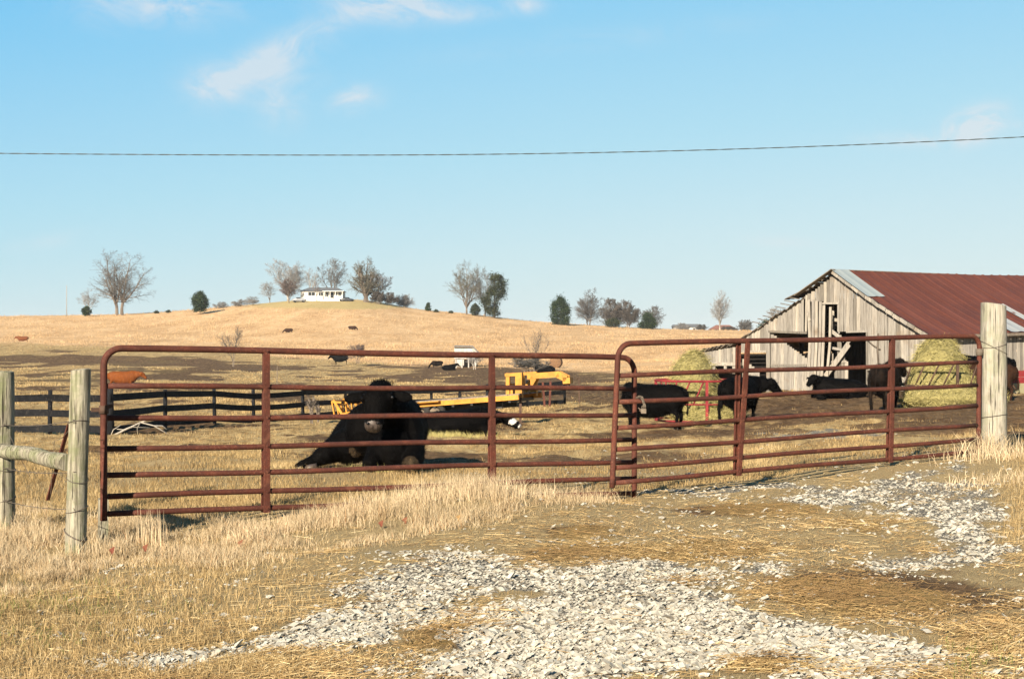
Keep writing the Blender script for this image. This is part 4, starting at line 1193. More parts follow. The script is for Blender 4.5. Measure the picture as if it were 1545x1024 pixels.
# ------------------------------------------------------------------ trailer
def trailer():
    Rr = G(515, 46.5); Fr = G(846, 44.0)
    T = Thing('gooseneck_trailer', G(660, 45), 'yellow gooseneck flatbed trailer parked before the black board fence', 'trailer')
    ax = Vector((Fr.x-Rr.x, Fr.y-Rr.y, 0)).normalized(); sd = Vector((ax.y, -ax.x, 0))   # towards the viewer
    if sd.y > 0: sd = -sd
    def tp(px, py, off=0.0):
        """point on the trailer's near side plane behind a pixel"""
        o_ = Fr+sd*off; d = Vector(((px-772.5)/FPX, 1, -(py-512)/FPX)); e = Vector((0,0,EYE)); n = sd
        return e+d*((o_-e).dot(n)/d.dot(n))
    W = 2.3
    back = -sd*W
    a, b = tp(560, 616), tp(783, 599)
    mb = MB(); mb.beam(a, b, .10, .15, side=sd); T.part('side_rail', mb, M['yellow'])
    mb = MB(); mb.beam(a+back, b+back, .10, .20, side=sd); T.part('side_rail', mb, M['yellow'])
    mb = MB(); n = 9
    for k in range(n):
        o_ = -sd*(.14+(W-.28)*k/(n-1)); mb.beam(a+o_+Vector((0,0,.09)), b+o_+Vector((0,0,.09)), .21, .05, side=sd)
    T.part('deck', mb, M['barnwood_dark'])
    mb = MB()
    for k in range(8):
        p = a.lerp(b, (k+.5)/8)-Vector((0,0,.10)); mb.beam(p, p+back, .08, .10)
    c, d = tp(600, 622), tp(783, 608)
    for o_ in (.45, W-.45): mb.beam(a.lerp(b,.05)-sd*o_-Vector((0,0,.2)), a.lerp(b,.86)-sd*o_-Vector((0,0,.2)), .10, .22, side=sd)
    T.part('chassis', mb, M['black'])
    # beaver tail and stand-up ramps
    mb = MB(); e0 = tp(517, 627); mb.beam(a, e0, .08, .16, side=sd); mb.beam(a+back, e0+back, .08, .16, side=sd)
    for k in range(5):
        f = (k+.5)/5; p = a.lerp(e0, f); mb.beam(p, p+back, .08, .06)
    for o_ in (.6, 1.2, 1.8): mb.beam(a-sd*o_, e0-sd*o_, .3, .05, side=sd)
    T.part('beaver_tail', mb, M['yellow'])
    for o_ in (.05, 1.45):
        mb = MB(); r0, r1 = tp(516, 626)-sd*o_, tp(502, 603)-sd*o_
        wv = -sd*.72
        mb.beam(r0, r1, .06, .08, side=sd); mb.beam(r0+wv, r1+wv, .06, .08, side=sd)
        for k in range(4):
            p = r0.lerp(r1, (k+.6)/4); mb.beam(p, p+wv, .07, .05)
        T.part('ramp', mb, M['yellow'])
        # upright slats seen left of the tail
        mb = MB()
        for k in range(4):
            p0 = tp(504+k*4.2, 627-k*.6)-sd*(o_+.1*k); p1 = tp(500+k*4.6, 606+k*1.2)-sd*(o_+.1*k); mb.beam(p0, p1, .07, .04)
        mb.beam(tp(499,606)-sd*o_, tp(514,607)-sd*o_, .05, .06); T.part('ramp_slats', mb, M['yellow'])
    mb = MB()
    for x in (524, 529, 534): mb.beam(tp(x, 619)+back*.5, tp(x, 609.5)+back*.5, .09, .04)
    mb.beam(tp(521, 609)+back*.5, tp(537, 608)+back*.5, .05, .05); T.part('ramp_stand', mb, M['yellow'])
    # riser box and neck
    mb = MB()
    for off in (0.35, W-.5):
        mb.beam(tp(761, 598)-sd*off, tp(761, 566)-sd*off, .10, .12, side=sd)
        mb.beam(tp(778, 600)-sd*off, tp(778, 563)-sd*off, .16, .22, side=sd)
    mb.beam(tp(760, 566)-sd*.35, tp(760, 566)-sd*(W-.5), .1, .12); mb.beam(tp(761, 580)-sd*.35, tp(761, 580)-sd*(W-.5), .1, .05)
    for off in (0.35, W-.5): mb.beam(tp(757, 566)-sd*off, tp(783, 564.5)-sd*off, .14, .10, side=sd)
    for off in (0.35, W-.5): mb.beam(tp(768, 582)-sd*off, tp(768, 598)-sd*off, .22, .08, side=sd)
    T.part('neck_riser', mb, M['yellow'])
    mb = MB(); mid = W*.5
    n0, n1, n2, n3 = tp(780, 569), tp(826, 565.5), tp(840, 572.5), tp(840.5, 580)
    for off in (mid-.12, mid+.12):
        mb.beam(n0-sd*off, n1-sd*off+(n1-n0).normalized()*.06, .10, .18, side=sd)
        mb.beam(n1-sd*off, n2-sd*off, .10, .21, side=sd)
        mb.beam(tp(783, 583)-sd*off, tp(790, 571)-sd*off, .10, .20, side=sd)
    mb.beam(n2-sd*mid+Vector((0,0,.04)), n3-sd*mid, .34, .24, side=sd)
    T.part('gooseneck', mb, M['yellow'])
    T.part('coupler', MB().tube([n3-sd*mid, tp(840.5, 588)-sd*mid], .06, 8), M['iron'])
    mb = MB(); mb.beam(tp(780.5, 600)-sd*.3, Vector((*tp(780.5, 600).xy, hz1(*tp(780.5,600).xy)+.02))-sd*.3, .08, .09); mb.box(Vector((*tp(780.5, 600).xy, hz1(*tp(780.5,600).xy)+.02))-sd*.3, (.25,.25,.03)); T.part('jack_leg', mb, M['iron'])
    for px in (634, 655):
        for off in (.12, W-.12):
            p = tp(px, 615)-sd*off; g = hz1(p.x, p.y); p.z = g+.37
            mb = MB(); pr = []
            for (y, r) in ((-.11,.24),(-.12,.33),(-.09,.37),(.09,.37),(.12,.33),(.11,.24)): pr.append((y, r))
            vs = []; S = 24
            for y, r in pr:
                for k in range(S):
                    t_ = 2*PI*k/S; vs.append(p+sd*y+ax*(r*math.cos(t_))+Vector((0,0,r*math.sin(t_))))
            fs = [(i*S+k, i*S+(k+1)%S, (i+1)*S+(k+1)%S, (i+1)*S+k) for i in range(5) for k in range(S)]
            mb.add(vs, fs, .5, True); wh = T.part('wheel', mb, M['tyre'])
            mb = MB(); mb.tube([p+sd*-.08, p+sd*.08], .19, 20); mb.tube([p+sd*-.10, p+sd*.11], .07, 12)
            T.part('rim', mb, M['steel'], wh)
    mb = MB(); q0, q1 = tp(622, 607, .08), tp(668, 603.5, .08)
    mb.beam(tp(627,607.5,.1), tp(664,605,.1), .30, .03, side=sd); T.part('fender', mb, M['yellow'])
trailer()

# ------------------------------------------------------------------ hay: round bales, feeders
def lump(name, c, rad, m, parent=None, seed=0, flat=.0, amp=.12, seg=40, rings=26):
    """a bulging irregular mass sitting at c (its base)"""
    vs = []; fs = []
    for i in range(rings+1):
        t = PI*i/rings
        for k in range(seg):
            a = 2*PI*k/seg
            d = Vector((math.sin(t)*math.cos(a), math.sin(t)*math.sin(a), math.cos(t)))
            s = 1+amp*(float(fbm(np.array([d.x*2.2+seed]), np.array([d.y*2.2+d.z*3.1+seed]), 5, 3)[0])-.5)*2
            vs.append(Vector((d.x*rad[0]*s, d.y*rad[1]*s, d.z*rad[2]*s)))
    for i in range(rings):
        for k in range(seg):
            k2 = (k+1) % seg; fs.append((i*seg+k, (i+1)*seg+k, (i+1)*seg+k2, i*seg+k2))
    mb = MB().add([v+Vector(c) for v in vs], fs, .5, True)
    return mb
def hay_stalks(name, surf, n, parent, m='hay', L=(.05, .22), up=.35):
    """loose stalks over a surface given by vertices"""
    V = np.array(surf); idx = RS.randint(0, len(V), n); c = V.mean(0)
    p = V[idx]+RS.randn(n, 3)*.05
    d = p-c; d /= np.linalg.norm(d, axis=1, keepdims=True)
    tdir = RS.randn(n, 3); tdir -= d*(tdir*d).sum(1, keepdims=True); tdir /= np.linalg.norm(tdir, axis=1, keepdims=True)
    dr = tdir+d*(RS.rand(n, 1)*up*2-.1); dr[:, 2] -= .35*RS.rand(n); dr /= np.linalg.norm(dr, axis=1, keepdims=True)
    l = (L[0]+RS.rand(n, 1)**2*L[1])
    p0 = p+d*.005; p1 = p0+dr*l
    return segs_mesh(name, p0, p1, np.full(n, .005), np.full(n, .003), M[m], parent=parent)
def feeder(px, Y, lab, red=True, rad=1.25, hh=1.22, slat_m='redtube', top_m='redtube'):
    g = G(px, Y); T = Thing('hay_feeder', g, lab, 'hay feeder')
    def circ(z, r_=rad): return [g+Vector((r_*math.cos(a), r_*math.sin(a), z)) for a in np.linspace(0, 2*PI, 37)]
    T.part('top_ring', MB().tube(circ(hh), .035, 8), M[top_m])
    T.part('middle_ring', MB().tube(circ(.55), .025, 8), M[slat_m]); T.part('bottom_ring', MB().tube(circ(.05), .03, 8), M[slat_m])
    n = 20
    for k in range(n):
        a = 2*PI*(k+.3)/n; a2 = a+.24
        post = k % 5 == 0
        p = g+Vector((rad*math.cos(a), rad*math.sin(a), .05)); q = g+Vector((rad*math.cos(a), rad*math.sin(a), hh))
        if post: T.part('upright', MB().beam(p, q, .08, .05), M[slat_m])
        else:
            p = g+Vector((rad*math.cos(a), rad*math.sin(a), .55)); q = g+Vector((rad*math.cos(a2), rad*math.sin(a2), hh))
            T.part('slanted_bar', MB().tube([p, q], .024, 6), M[slat_m])
    return T, g
def hay_heap(px, Y, rad, zc, lab, name='hay_bale', n=9000, seed=1, amp=.14, extra=()):
    g = G(px, Y); T = Thing(name, g, lab, 'hay')
    mb = lump('hay', g+Vector((0,0,zc)), rad, None, seed=seed, amp=amp)
    for (dx, dy, dz, r_) in extra:
        m2 = lump('hay', g+Vector((dx,dy,dz)), r_, None, seed=seed+3, amp=.18); mb.add(m2.v, m2.f, .5, True)
    V = [Vector(v)-g for v in mb.v]
    T.part('hay_body', mb, M['haycore'])
    hay_stalks('loose_stalks', V, n, T.o); T.o.children[-1]['kind'] = 'stuff'
    return T
feeder(1052, 42.4, 'red ring hay feeder at the centre, full of hay behind the black cow')
hay_heap(1047, 42.7, (.66,.70,.92), 1.12, 'rounded green gold hay bale standing in the left feeder', seed=2, n=15000, extra=[(.1,0,.4,(.95,.9,.55)), (.55,-1.1,.16,(.85,.5,.35))])
feeder(1418, 43.0, 'ring hay feeder with pale top rail against the barn\'s side wall', top_m='steel', slat_m='iron', rad=1.32)
hay_heap(1416, 43.2, (.80,.80,.88), .98, 'big golden hay bale heaped in the right feeder by the barn', seed=5, n=20000, extra=[(.15,-1.15,.12,(1.45,.75,.42)), (.05,-.1,.45,(1.0,1.0,.75))])
def round_bale(px, Y, lab, m, r=.75, w_=1.2, rz=.5):
    T = Thing('round_bale', G(px, Y), lab, 'hay bale', 'old round bales under the hill'); g = T.base; d = Vector((math.cos(rz), math.sin(rz), 0)); vs = []
    secs = []
    for f, k in ((-.5,.93),(-.46,1),(0,1.02),(.46,1),(.5,.93)): secs.append((g+d*(f*w_)+Vector((0,0,r*.93)), r*k, r*k*.95))
    T.part('bale_body', MB().loft(secs, 20), m)
round_bale(839, 188, 'rust brown old round bale beyond the trailer neck', M['rust_bale'], .8, 1.3, 1.35)

# ------------------------------------------------------------------ farm wagon right of the big post
T = Thing('feed_wagon', G(1560, 50), 'red and green feed wagon half hidden behind the thick gate post', 'wagon')
g = T.base
mb = MB()
A, B_ = P(1505, 570, 50), P(1640, 568, 52)
for k in range(3): mb.beam(A+Vector((0,0,.14-.23*k)), B_+Vector((0,0,.14-.23*k)), .03, .22)
T.part('red_side', mb, M['redtube'])
mb = MB(); mb.beam(P(1505, 586, 49.95), P(1640, 585, 51.95), .04, .36)
m_, t_, b_ = mat('mossy_trough'); nn_ = t_.noise(objco(t_), 4, 5, .6); finish(t_, b_, t_.mix(nn_, (.20,.21,.10), (.42,.36,.24)), .8)
T.part('trough', mb, m_)
mb = MB()
for px in (1512, 1522, 1532, 1560, 1600): mb.beam(P(px, 592, 50.2), Vector((P(px,592,50.2).x, 50.2, hz1(P(px,592,50.2).x, 50.2)-.02)), .10, .08)
mb.beam(P(1505,592,50.1), P(1640,592,52), .05, .10); T.part('frame', mb, M['barnwood'])
mb = MB(); mb.tube([P(1526, 577, 49.7), P(1533, 588, 49.7)], .03, 5); T.part('lever', mb, M['iron'])

# ------------------------------------------------------------------ white shed and houses
m_, t_, b_ = mat('grey_whitewash'); nn_ = t_.noise(t_.mapping(objco(t_), scale=(1,1,.2)), 3, 5, .7); finish(t_, b_, t_.mix(t_.step(nn_,.35,.7), (.50,.49,.46), (.30,.28,.25)), .9); M['greywash'] = m_
def shed():
    T = Thing('stock_shed', G(702, 200), 'small white open fronted shed at the foot of the hill', 'shed'); Y = 200
    def q(px, py, dy=0): return P(px, py, Y+dy)
    mb = MB()
    mb.add([q(685.5,523.5),q(712,523.5),q(721,532),q(685.5,541), q(721,541), q(685.5,523.5,3),q(712,523.5,3),q(721,532,3),q(685.5,541,3), q(721,541,3)],
           [(0,3,4,2,1),(5,6,7,9,8),(0,1,6,5),(1,2,7,6),(2,4,9,7),(4,3,8,9),(3,0,5,8)])
    T.part('upper_wall', mb, M['greywash'])
    mb = MB(); o_ = [(684,523),(712,523),(722,532.5),(723,531.5),(713,521.3),(687,520.8)]
    mb.add([q(a,b,-.5) for a,b in o_]+[q(a,b,3.5) for a,b in o_], [(0,1,2,3,4,5),(11,10,9,8,7,6)]+[(k,6+k,6+(k+1)%6,(k+1)%6) for k in range(6)]); T.part('roof', mb, M['shingle'])
    for px in (688, 697, 707, 717): T.part('post', MB().beam(q(px, 541, .2), q(px, 556, .2), .16, .16), M['greywash'])
    T.part('lower_wall', MB().beam(q(687,546,.25), q(700,546,.25), .06, 1.0), M['greywash'])
    T.part('back_panel', MB().beam(q(686,549,2.6), q(720,549,2.6), .05, 1.3), M['barnwood'])
shed()
def house(px0, px1, yb, yw, yr, Y, lab, roofm, wallm, wins=(), name='house', hip=.18, depth=8):
    T = Thing(name, P((px0+px1)/2, yb, Y), lab, 'house')
    A = P(px0, yb+3, Y); B_ = P(px1, yw, Y)
    mb = MB(); mb.add([Vector((x, y, z)) for x in (A.x, B_.x) for y in (Y, Y+depth) for z in (A.z, B_.z)], [(0,1,3,2),(4,6,7,5),(0,4,5,1),(2,3,7,6),(0,2,6,4),(1,5,7,3)])
    T.part('wall', mb, wallm)
    ov = .5; zt = B_.z; zr = P(px0, yr, Y).z; x0, x1 = A.x-ov, B_.x+ov; hx = (x1-x0)*hip; ym = Y+depth/2
    mb = MB(); mb.add([(x0,Y-ov,zt+.003),(x1,Y-ov,zt+.003),(x1,Y+depth+ov,zt+.003),(x0,Y+depth+ov,zt+.003),(x0+hx,ym,zr),(x1-hx,ym,zr)], [(0,1,5,4),(1,2,5),(2,3,4,5),(3,0,4),(3,2,1,0)])
    T.part('roof', mb, roofm)
    for (a, b, c, d, kind) in wins:
        p = P(a, c, Y-.06); q = P(b, d, Y-.06)
        w_ = T.part('window' if kind == 'w' else 'door', MB().box((p+q)/2, (abs(q.x-p.x), .06, abs(p.z-q.z))), M['glass'])
        if kind == 'w':
            mb = MB(); z0, z1 = q.z, p.z; ft = .10
            mb.box(((p.x+q.x)/2, Y-.10, z0-.05), (abs(q.x-p.x)+.3, .06, ft)); mb.box(((p.x+q.x)/2, Y-.10, z1+.05), (abs(q.x-p.x)+.3, .06, ft))
            mb.box(((p.x+q.x)/2, Y-.11, (z0+z1)/2), (.07, .06, z1-z0)); T.part('frame', mb, M['whitewall'], w_)
    return T
hs = house(453.5, 516, 453, 439.5, 433.0, 452, 'white single storey farmhouse on top of the hill', M['shingle'], M['whitewall'],
    [(465,475,440.6,446,'w'),(481,487,440.8,446,'w'),(491,495,440.8,447.5,'w'),(497,503,441,449.5,'d'),(505,508,441,446,'w'),(511,514,441,446.5,'w')], depth=9)
mb = MB()
for px in (490, 498, 506, 516.5): mb.beam(P(px, 453.5, 450), P(px, 439.5, 450), .16, .16)
hs.part('porch_post', mb, M['whitewall'])
mb = MB(); mb.beam(P(487, 439.2, 450.6), P(519, 439.2, 450.6), 1.9, .18, side=(0,1,0)); hs.part('porch_roof', mb, M['whitewall'])
mb = MB(); mb.beam(P(484, 453.5, 450.4), P(519, 453.5, 450.4), 2.2, .5, side=(0,1,0)); hs.part('porch_floor', mb, M['whitewall'])
def parked(px, Y, lab, col):
    g = P(px, 456.0, Y); T = Thing('parked_car', g, lab, 'car'); m = m_plain('car_paint_%s' % px, col, .3)
    secs = [(-2.1,.55,.5),(-2.0,.85,.82),(-1.2,.85,.95),(-.6,.80,1.35),(.5,.80,1.38),(1.1,.85,.95),(2.0,.85,.80),(2.1,.55,.5)]
    mb = MB().loft([(g+Vector((x,0,.25+h/2)), w_, h/2) for x, w_, h in secs], 12, p=3.2); T.part('body', mb, m)
    for x in (-1.3, 1.3):
        for y in (-.8, .8):
            c = g+Vector((x, y, .32)); T.part('wheel', MB().tube([c-Vector((0,.1,0)), c+Vector((0,.1,0))], .32, 14), M['tyre'])
    for y in (-.83, .83): T.part('window', MB().box(g+Vector((-.05, y*.97, 1.32)), (1.3, .04, .34)), M['glass'])
parked(451, 447, 'small grey car parked left of the white farmhouse', (.25,.27,.30))
parked(523, 449, 'dark car parked right of the white farmhouse', (.03,.035,.045))
house(1030, 1057, 500, 494, 488.5, 620, 'pale far house with a grey roof, left of the brown roofed one', M['shingle'], M['whitewall'], [(1035,1039,495,498,'w'),(1045,1049,495,498,'w')], hip=.12)
house(1016, 1030, 500, 493, 489.5, 640, 'low far outbuilding touching the pale grey roofed house', M['shingle'], M['barnwood'], hip=.1, depth=6)
house(1074, 1112, 501, 497, 490, 640, 'far low house with a red brown roof', M['redbrick'], M['barnwood'], [(1080,1085,497.5,500,'w')], hip=.25, depth=10)

# pole on the ridge at left
o = MB().tube([(0,0,-1), (0,0,9.8)], [.13,.09], 8).build('utility_pole', M['bark_pale']); o.location = P(100.5, 477, 452); tag(o, 'thin bare pole standing alone on the skyline at left', 'pole')

# ------------------------------------------------------------------ trees
def bare_tree(name, px, py, Y, height, wid, lab, tw='twig_grey', bk='bark', seed=1, leaders=4, fork=.22, r0=None, twr=.022, dens=1.0, low=.25, group=None, cat='tree', droop=.0, fan=.5, trunks=1, shoots=5):
    """a leafless tree: stem, leaders that fan out from the fork, limbs, branches and twigs"""
    rnd = random.Random(seed)
    base = P(px, py, Y) if py else G(px, Y)
    T = Thing(name, base, lab, cat, group)
    tr = []; cr = []
    r0 = r0 or height*.02
    def stem(p, d, ln, r, lvl, f0=.15, tail=.25):
        n = [10, 8, 6, 5][lvl]; q = p; dd = d.copy(); ph = rnd.random()*6.28
        up = [.05, .05, .02, .0][lvl]-droop*.05*lvl
        for i in range(n):
            f = (i+1)/n; w_ = [.07,.13,.2,.25][lvl]
            dd = (dd+Vector((rnd.gauss(0,w_), rnd.gauss(0,w_), rnd.gauss(0,w_*.7)+up))).normalized()
            q2 = q+dd*(ln/n); ra = r*(1-(1-tail)*i/n); rb = r*(1-(1-tail)*f)
            (tr if lvl == 0 or (lvl == 1 and f < .45) else cr).append((q, q2, ra, rb)); q = q2
            if lvl < 3 and f > f0:
                k = [1.5, 1.5, 1.5][lvl]*dens; k = int(k)+(rnd.random() < k-int(k))
                for _ in range(k):
                    ph += 2.4+rnd.gauss(0,.5); sd_ = dd.orthogonal().normalized(); sd_.rotate(Matrix.Rotation(ph, 3, dd))
                    a = [.95,.85,.8][lvl]*(1.15-.45*f); l2 = ln*[.50,.48,.50][lvl]*(1.18-.72*f)*(.7+rnd.random()*.55)
                    nd = (dd*math.cos(a)+sd_*math.sin(a)); nd.z += .10-droop*.25*(1-f); stem(q2, nd.normalized(), l2, max(rb*.55, .004), lvl+1, .15)
    for t_ in range(trunks):
        off = Vector(((t_-(trunks-1)/2)*r0*3.0, 0, 0)); top = base+off+Vector((off.x*.4, 0, height*fork))
        tr.append((base+off-Vector((0,0,.4)), base+off+Vector((0,0,height*fork*.5)), r0*1.15, r0*.95)); tr.append((base+off+Vector((0,0,height*fork*.5)), top, r0*.95, r0*.8))
        nl_ = leaders if trunks == 1 else max(2, leaders//trunks+1)
        a0 = rnd.random()*6.28
        for k in range(nl_):
            a = a0+2*PI*k/nl_+rnd.gauss(0,.25); sp = fan*(.55+rnd.random()*.75) if k else fan*.15
            d = Vector((math.cos(a)*sp+off.x*.12, math.sin(a)*sp, 1)).normalized()
            s_ = top-Vector((0,0,height*fork*.35*rnd.random()))
            stem(s_, d, height*(1-fork)*(1.0 if not k else .72+rnd.random()*.25), r0*.62, 0, low)
    zs = np.array([s[1].z for s in cr])-base.z; xs = np.array([s[1].x for s in cr])-base.x
    fz = height/np.percentile(zs, 99.7); fx = (wid/2)/max(np.percentile(np.abs(xs), 98.5), .1)
    def sc(v): return np.array([(v.x-base.x)*fx, (v.y-base.y)*fx, (v.z-base.z)*fz])
    for nm, S, mm, mn in (('trunk', tr, bk, .03), ('crown', cr, tw, twr)):
        p0 = np.array([sc(s[0]) for s in S]); p1 = np.array([sc(s[1]) for s in S])
        if nm == 'crown': p0[:, 2] = np.maximum(p0[:, 2], .1); p1[:, 2] = np.maximum(p1[:, 2], .1)
        ra = np.maximum([s[2] for s in S], mn); rb = np.maximum([s[3] for s in S], mn*.75)
        segs_mesh(nm, p0, p1, ra, rb, M[mm], parent=T.o, sides=6 if nm == 'trunk' else 3)
    return T
def cedar(name, px, py, Y, height, width, lab, m='cedar', seed=1, shape='cone', n=5200, group=None, cat='tree', leaf=.22):
    base = P(px, py, Y) if py else G(px, Y)
    T = Thing(name, base, lab, cat, group); rs = np.random.RandomState(seed)
    T.part('trunk', MB().tube([base-Vector((0,0,.3)), base+Vector((0,0,height*.85))], [height*.022, .03], 7), M['bark'])
    # boughs: clumps set round the stem, leaves spread about each
    nb = 90; cl = []
    while len(cl) < nb:
        f = rs.rand(); 
        if shape == 'cone': rad = width/2*(min(1, f*5+.45))*(1-f)**.62*1.1
        elif shape == 'egg': rad = width/2*math.sin(min(1, f*.93+.12)*PI)**.6
        else: rad = width/2*(math.sin(min(1,f*.9+.08)*PI)**.5)*(.65+.5*vnoise(f*6, seed*3.1, seed))
        a = rs.rand()*2*PI; rr = rad*(.45+.55*rs.rand()**.5)
        cl.append((rr*math.cos(a), rr*math.sin(a), height*(.06+.90*f), width*.11*(.6+rs.rand()*.8)))
    cl = np.array(cl); idx = rs.randint(0, nb, n); c = cl[idx]
    if shape == 'ragged':
        c[:, 0] += width*.18*np.sin(c[:, 2]/height*7+seed)
    p = c[:, :3]+rs.randn(n, 3)*c[:, 3:4]*.75
    p[:, 2] = np.maximum(p[:, 2], .05)
    d = rs.randn(n, 3); d[:, 2] += .6; d /= np.linalg.norm(d, axis=1, keepdims=True)
    s = rs.randn(n, 3); s -= d*(s*d).sum(1, keepdims=True); s /= np.linalg.norm(s, axis=1, keepdims=True)
    l = leaf*(.6+rs.rand(n, 1)*.9); wv = l*.45
    V = np.stack([p-s*wv*.5, p+s*wv*.5, p+d*l+s*wv*.3, p+d*l-s*wv*.3], 1).reshape(-1, 3)
    F = (np.arange(n)[:, None]*4+np.array([[0,1,2,3]])).reshape(-1)
    np_mesh('crown', V, F, np.full(n, 4), M[m], {'rnd': np.repeat(np.clip(rs.rand(n)*.7+vnoise(idx*1.7, 3.3, 3)*.5-.15, 0, 1), 4)}, parent=T.o)
    return T
K = 455/FPX   # metres per photograph pixel on the ridge
Bt = bare_tree
Bt('bare_tree', 180, 475.5, 450, 97*K, 88*K, 'tall bare double trunked tree on the skyline at far left', seed=12, trunks=2, leaders=6, fork=.24, r0=.50, twr=.017, fan=.65, low=.0, droop=.4, dens=.85)
Bt('bare_tree', 133, 475.5, 470, 42*K, 34*K, 'small pale bare tree left of the tall double trunked tree', 'twig_pale', 'bark_pale', seed=4, twr=.016, dens=.8)
cedar('cedar_shrub', 130.5, 475.5, 449, 12*K, 13*K, 'small dark evergreen bush beneath the pale left tree', seed=3, shape='egg', n=1800, leaf=.35)
cedar('cedar_tree', 301.5, 470, 430, 29*430/FPX, 23*430/FPX, 'dark egg shaped cedar alone on the left slope', seed=5, shape='egg', n=7500, leaf=.32)
for i, (px, h_, s_) in enumerate([(333,11,22),(362,12,21),(380,13,20)]):
    Bt('bare_bush', px, 466-i*3, 455, h_*K, 25*K, ['low grey bare bush right of the egg shaped cedar', 'low bare bush midway between the egg shaped cedar and the farmhouse trees', 'low bare bush at the foot of the farmhouse trees'][i], 'twig_pale', seed=s_, fork=.05, trunks=3, r0=.06, twr=.016, dens=.8, cat='bush', low=.05, fan=.9)
Bt('bare_tree', 407, 459, 470, 36*K, 32*K, 'thin grey bare tree at the left end of the farmhouse grove', 'twig_pale', seed=31, twr=.016, dens=.8)
Bt('bare_tree', 434, 455, 475, 67*K, 62*K, 'wide pale bare tree behind the reddish one by the farmhouse', 'twig_pale', 'bark_pale', seed=33, twr=.020, leaders=6, fork=.12, dens=1.0, low=.15)
Bt('bare_tree', 436, 457, 448, 37*K, 30*K, 'reddish tinted bare tree left of the white farmhouse', 'twig_red', seed=35, twr=.020, leaders=6, fork=.12)
Bt('bare_tree', 469, 452, 475, 50*K, 30*K, 'slim pale bare tree rising behind the farmhouse roof, left one', 'twig_pale', 'bark_pale', seed=37, fork=.3, twr=.016, dens=.8)
Bt('bare_tree', 502, 452, 475, 66*K, 44*K, 'tall grey bare tree rising behind the farmhouse roof, right one', 'twig_grey', seed=39, fork=.22, twr=.018, leaders=5, trunks=2, dens=.9)
Bt('bare_tree', 478, 455, 448, 30*K, 13*K, 'thin young tree standing before the white farmhouse', 'twig_red', seed=40, fork=.35, twr=.012, dens=.6)
Bt('bare_tree', 552, 455, 450, 66*K, 50*K, 'broad stocky bare tree with a thick trunk right of the farmhouse', 'twig_gold', seed=45, fork=.14, r0=.85, leaders=7, twr=.018, low=.08, fan=.75, dens=.9)
Bt('bare_tree', 574, 457, 462, 46*K, 34*K, 'smaller brownish bare tree touching the stocky thick trunked one', 'twig_red', seed=47, twr=.018, dens=.9)
Bt('bare_bush', 570, 457, 448, 17*K, 20*K, 'dark dense bush right of the stocky tree', 'twig_brown', seed=49, fork=.04, trunks=4, r0=.1, twr=.05, dens=1.1, cat='bush', low=.05, fan=.9)
Bt('bare_bush', 588, 460, 450, 19*K, 24*K, 'brown bare bush sloping down right of the dark dense one', 'twig_brown', seed=51, fork=.04, trunks=4, r0=.1, twr=.024, dens=1.0, cat='bush', low=.05, fan=.9)
Bt('bare_bush', 612, 465, 470, 22*K, 34*K, 'pale thin brush at the right end of the farmhouse grove', 'twig_pale', seed=53, fork=.05, trunks=4, r0=.08, twr=.016, cat='bush', low=.05, fan=.9)
cedar('cedar_shrub', 646, 469.5, 455, 12*K, 8.5*K, 'tiny dark cedar alone on the skyline between the two groves', seed=7, n=1500, leaf=.3)
Bt('bare_tree', 704, 474, 450, 80*K, 58*K, 'tall tan bare tree beside the ragged cedar', 'twig_gold', seed=59, fork=.16, twr=.018, leaders=6, low=.1, dens=.9)
Bt('bare_tree', 732, 476, 465, 66*K, 40*K, 'thin bare tree showing behind the ragged cedar', 'twig_grey', seed=62, twr=.018, dens=.9)
cedar('cedar_shrub', 717, 475.5, 448, 17*K, 14*K, 'small olive bush at the foot of the tall tan bare tree', 'cedar_brown', seed=8, shape='egg', n=2200, leaf=.3)
cedar('cedar_tree', 746, 477.5, 447, 64*K, 32*K, 'tall ragged dark cedar right of the tan bare tree', 'cedar_brown', seed=9, shape='ragged', n=9500, leaf=.34)
cedar('cedar_tree', 845, 490, 440, 41*440/FPX, 29*440/FPX, 'dense green cedar leaning alone right of centre', 'cedar', seed=11, shape='egg', n=10000, leaf=.32)
Bt('bare_tree', 888, 491, 460, 56*K, 44*K, 'feathery brown bare tree, leftmost of the right hand thicket', 'twig_brown', seed=65, twr=.018, trunks=2, leaders=5, fork=.1, low=.05)
Bt('bare_tree', 926, 492, 455, 42*K, 42*K, 'rounded dense brown bare tree left of centre in the thicket', 'twig_brown', seed=67, fork=.06, twr=.026, trunks=2, leaders=6, low=.03, fan=.9, dens=1.1)
Bt('bare_tree', 948, 493, 453, 40*K, 38*K, 'rounded dense brown bare tree right of centre in the thicket', 'twig_brown', seed=69, fork=.06, twr=.026, trunks=2, leaders=6, low=.03, fan=.9, dens=1.1)
Bt('bare_tree', 984, 495, 470, 35*K, 34*K, 'paler bare tree at the right end of the thicket', 'twig_grey', seed=71, fork=.1, twr=.020, leaders=5, low=.05)
cedar('cedar_shrub', 977, 495, 448, 20*K, 27*K, 'dark green cedar bush low at the right of the thicket', seed=13, shape='cone', n=4200, leaf=.36)
cedar('cedar_shrub', 925, 493, 449, 11*K, 22*K, 'olive brush under the rounded brown trees', 'cedar_brown', seed=14, shape='egg', n=1800, leaf=.3)
Bt('bare_tree', 1086, 500, 520, 62*520/FPX, 30*520/FPX, 'very pale slender bare tree before the red brown far roof', 'twig_pale', 'bark_pale', seed=73, fork=.2, twr=.020, leaders=5, fan=.3, dens=.9, low=.1)
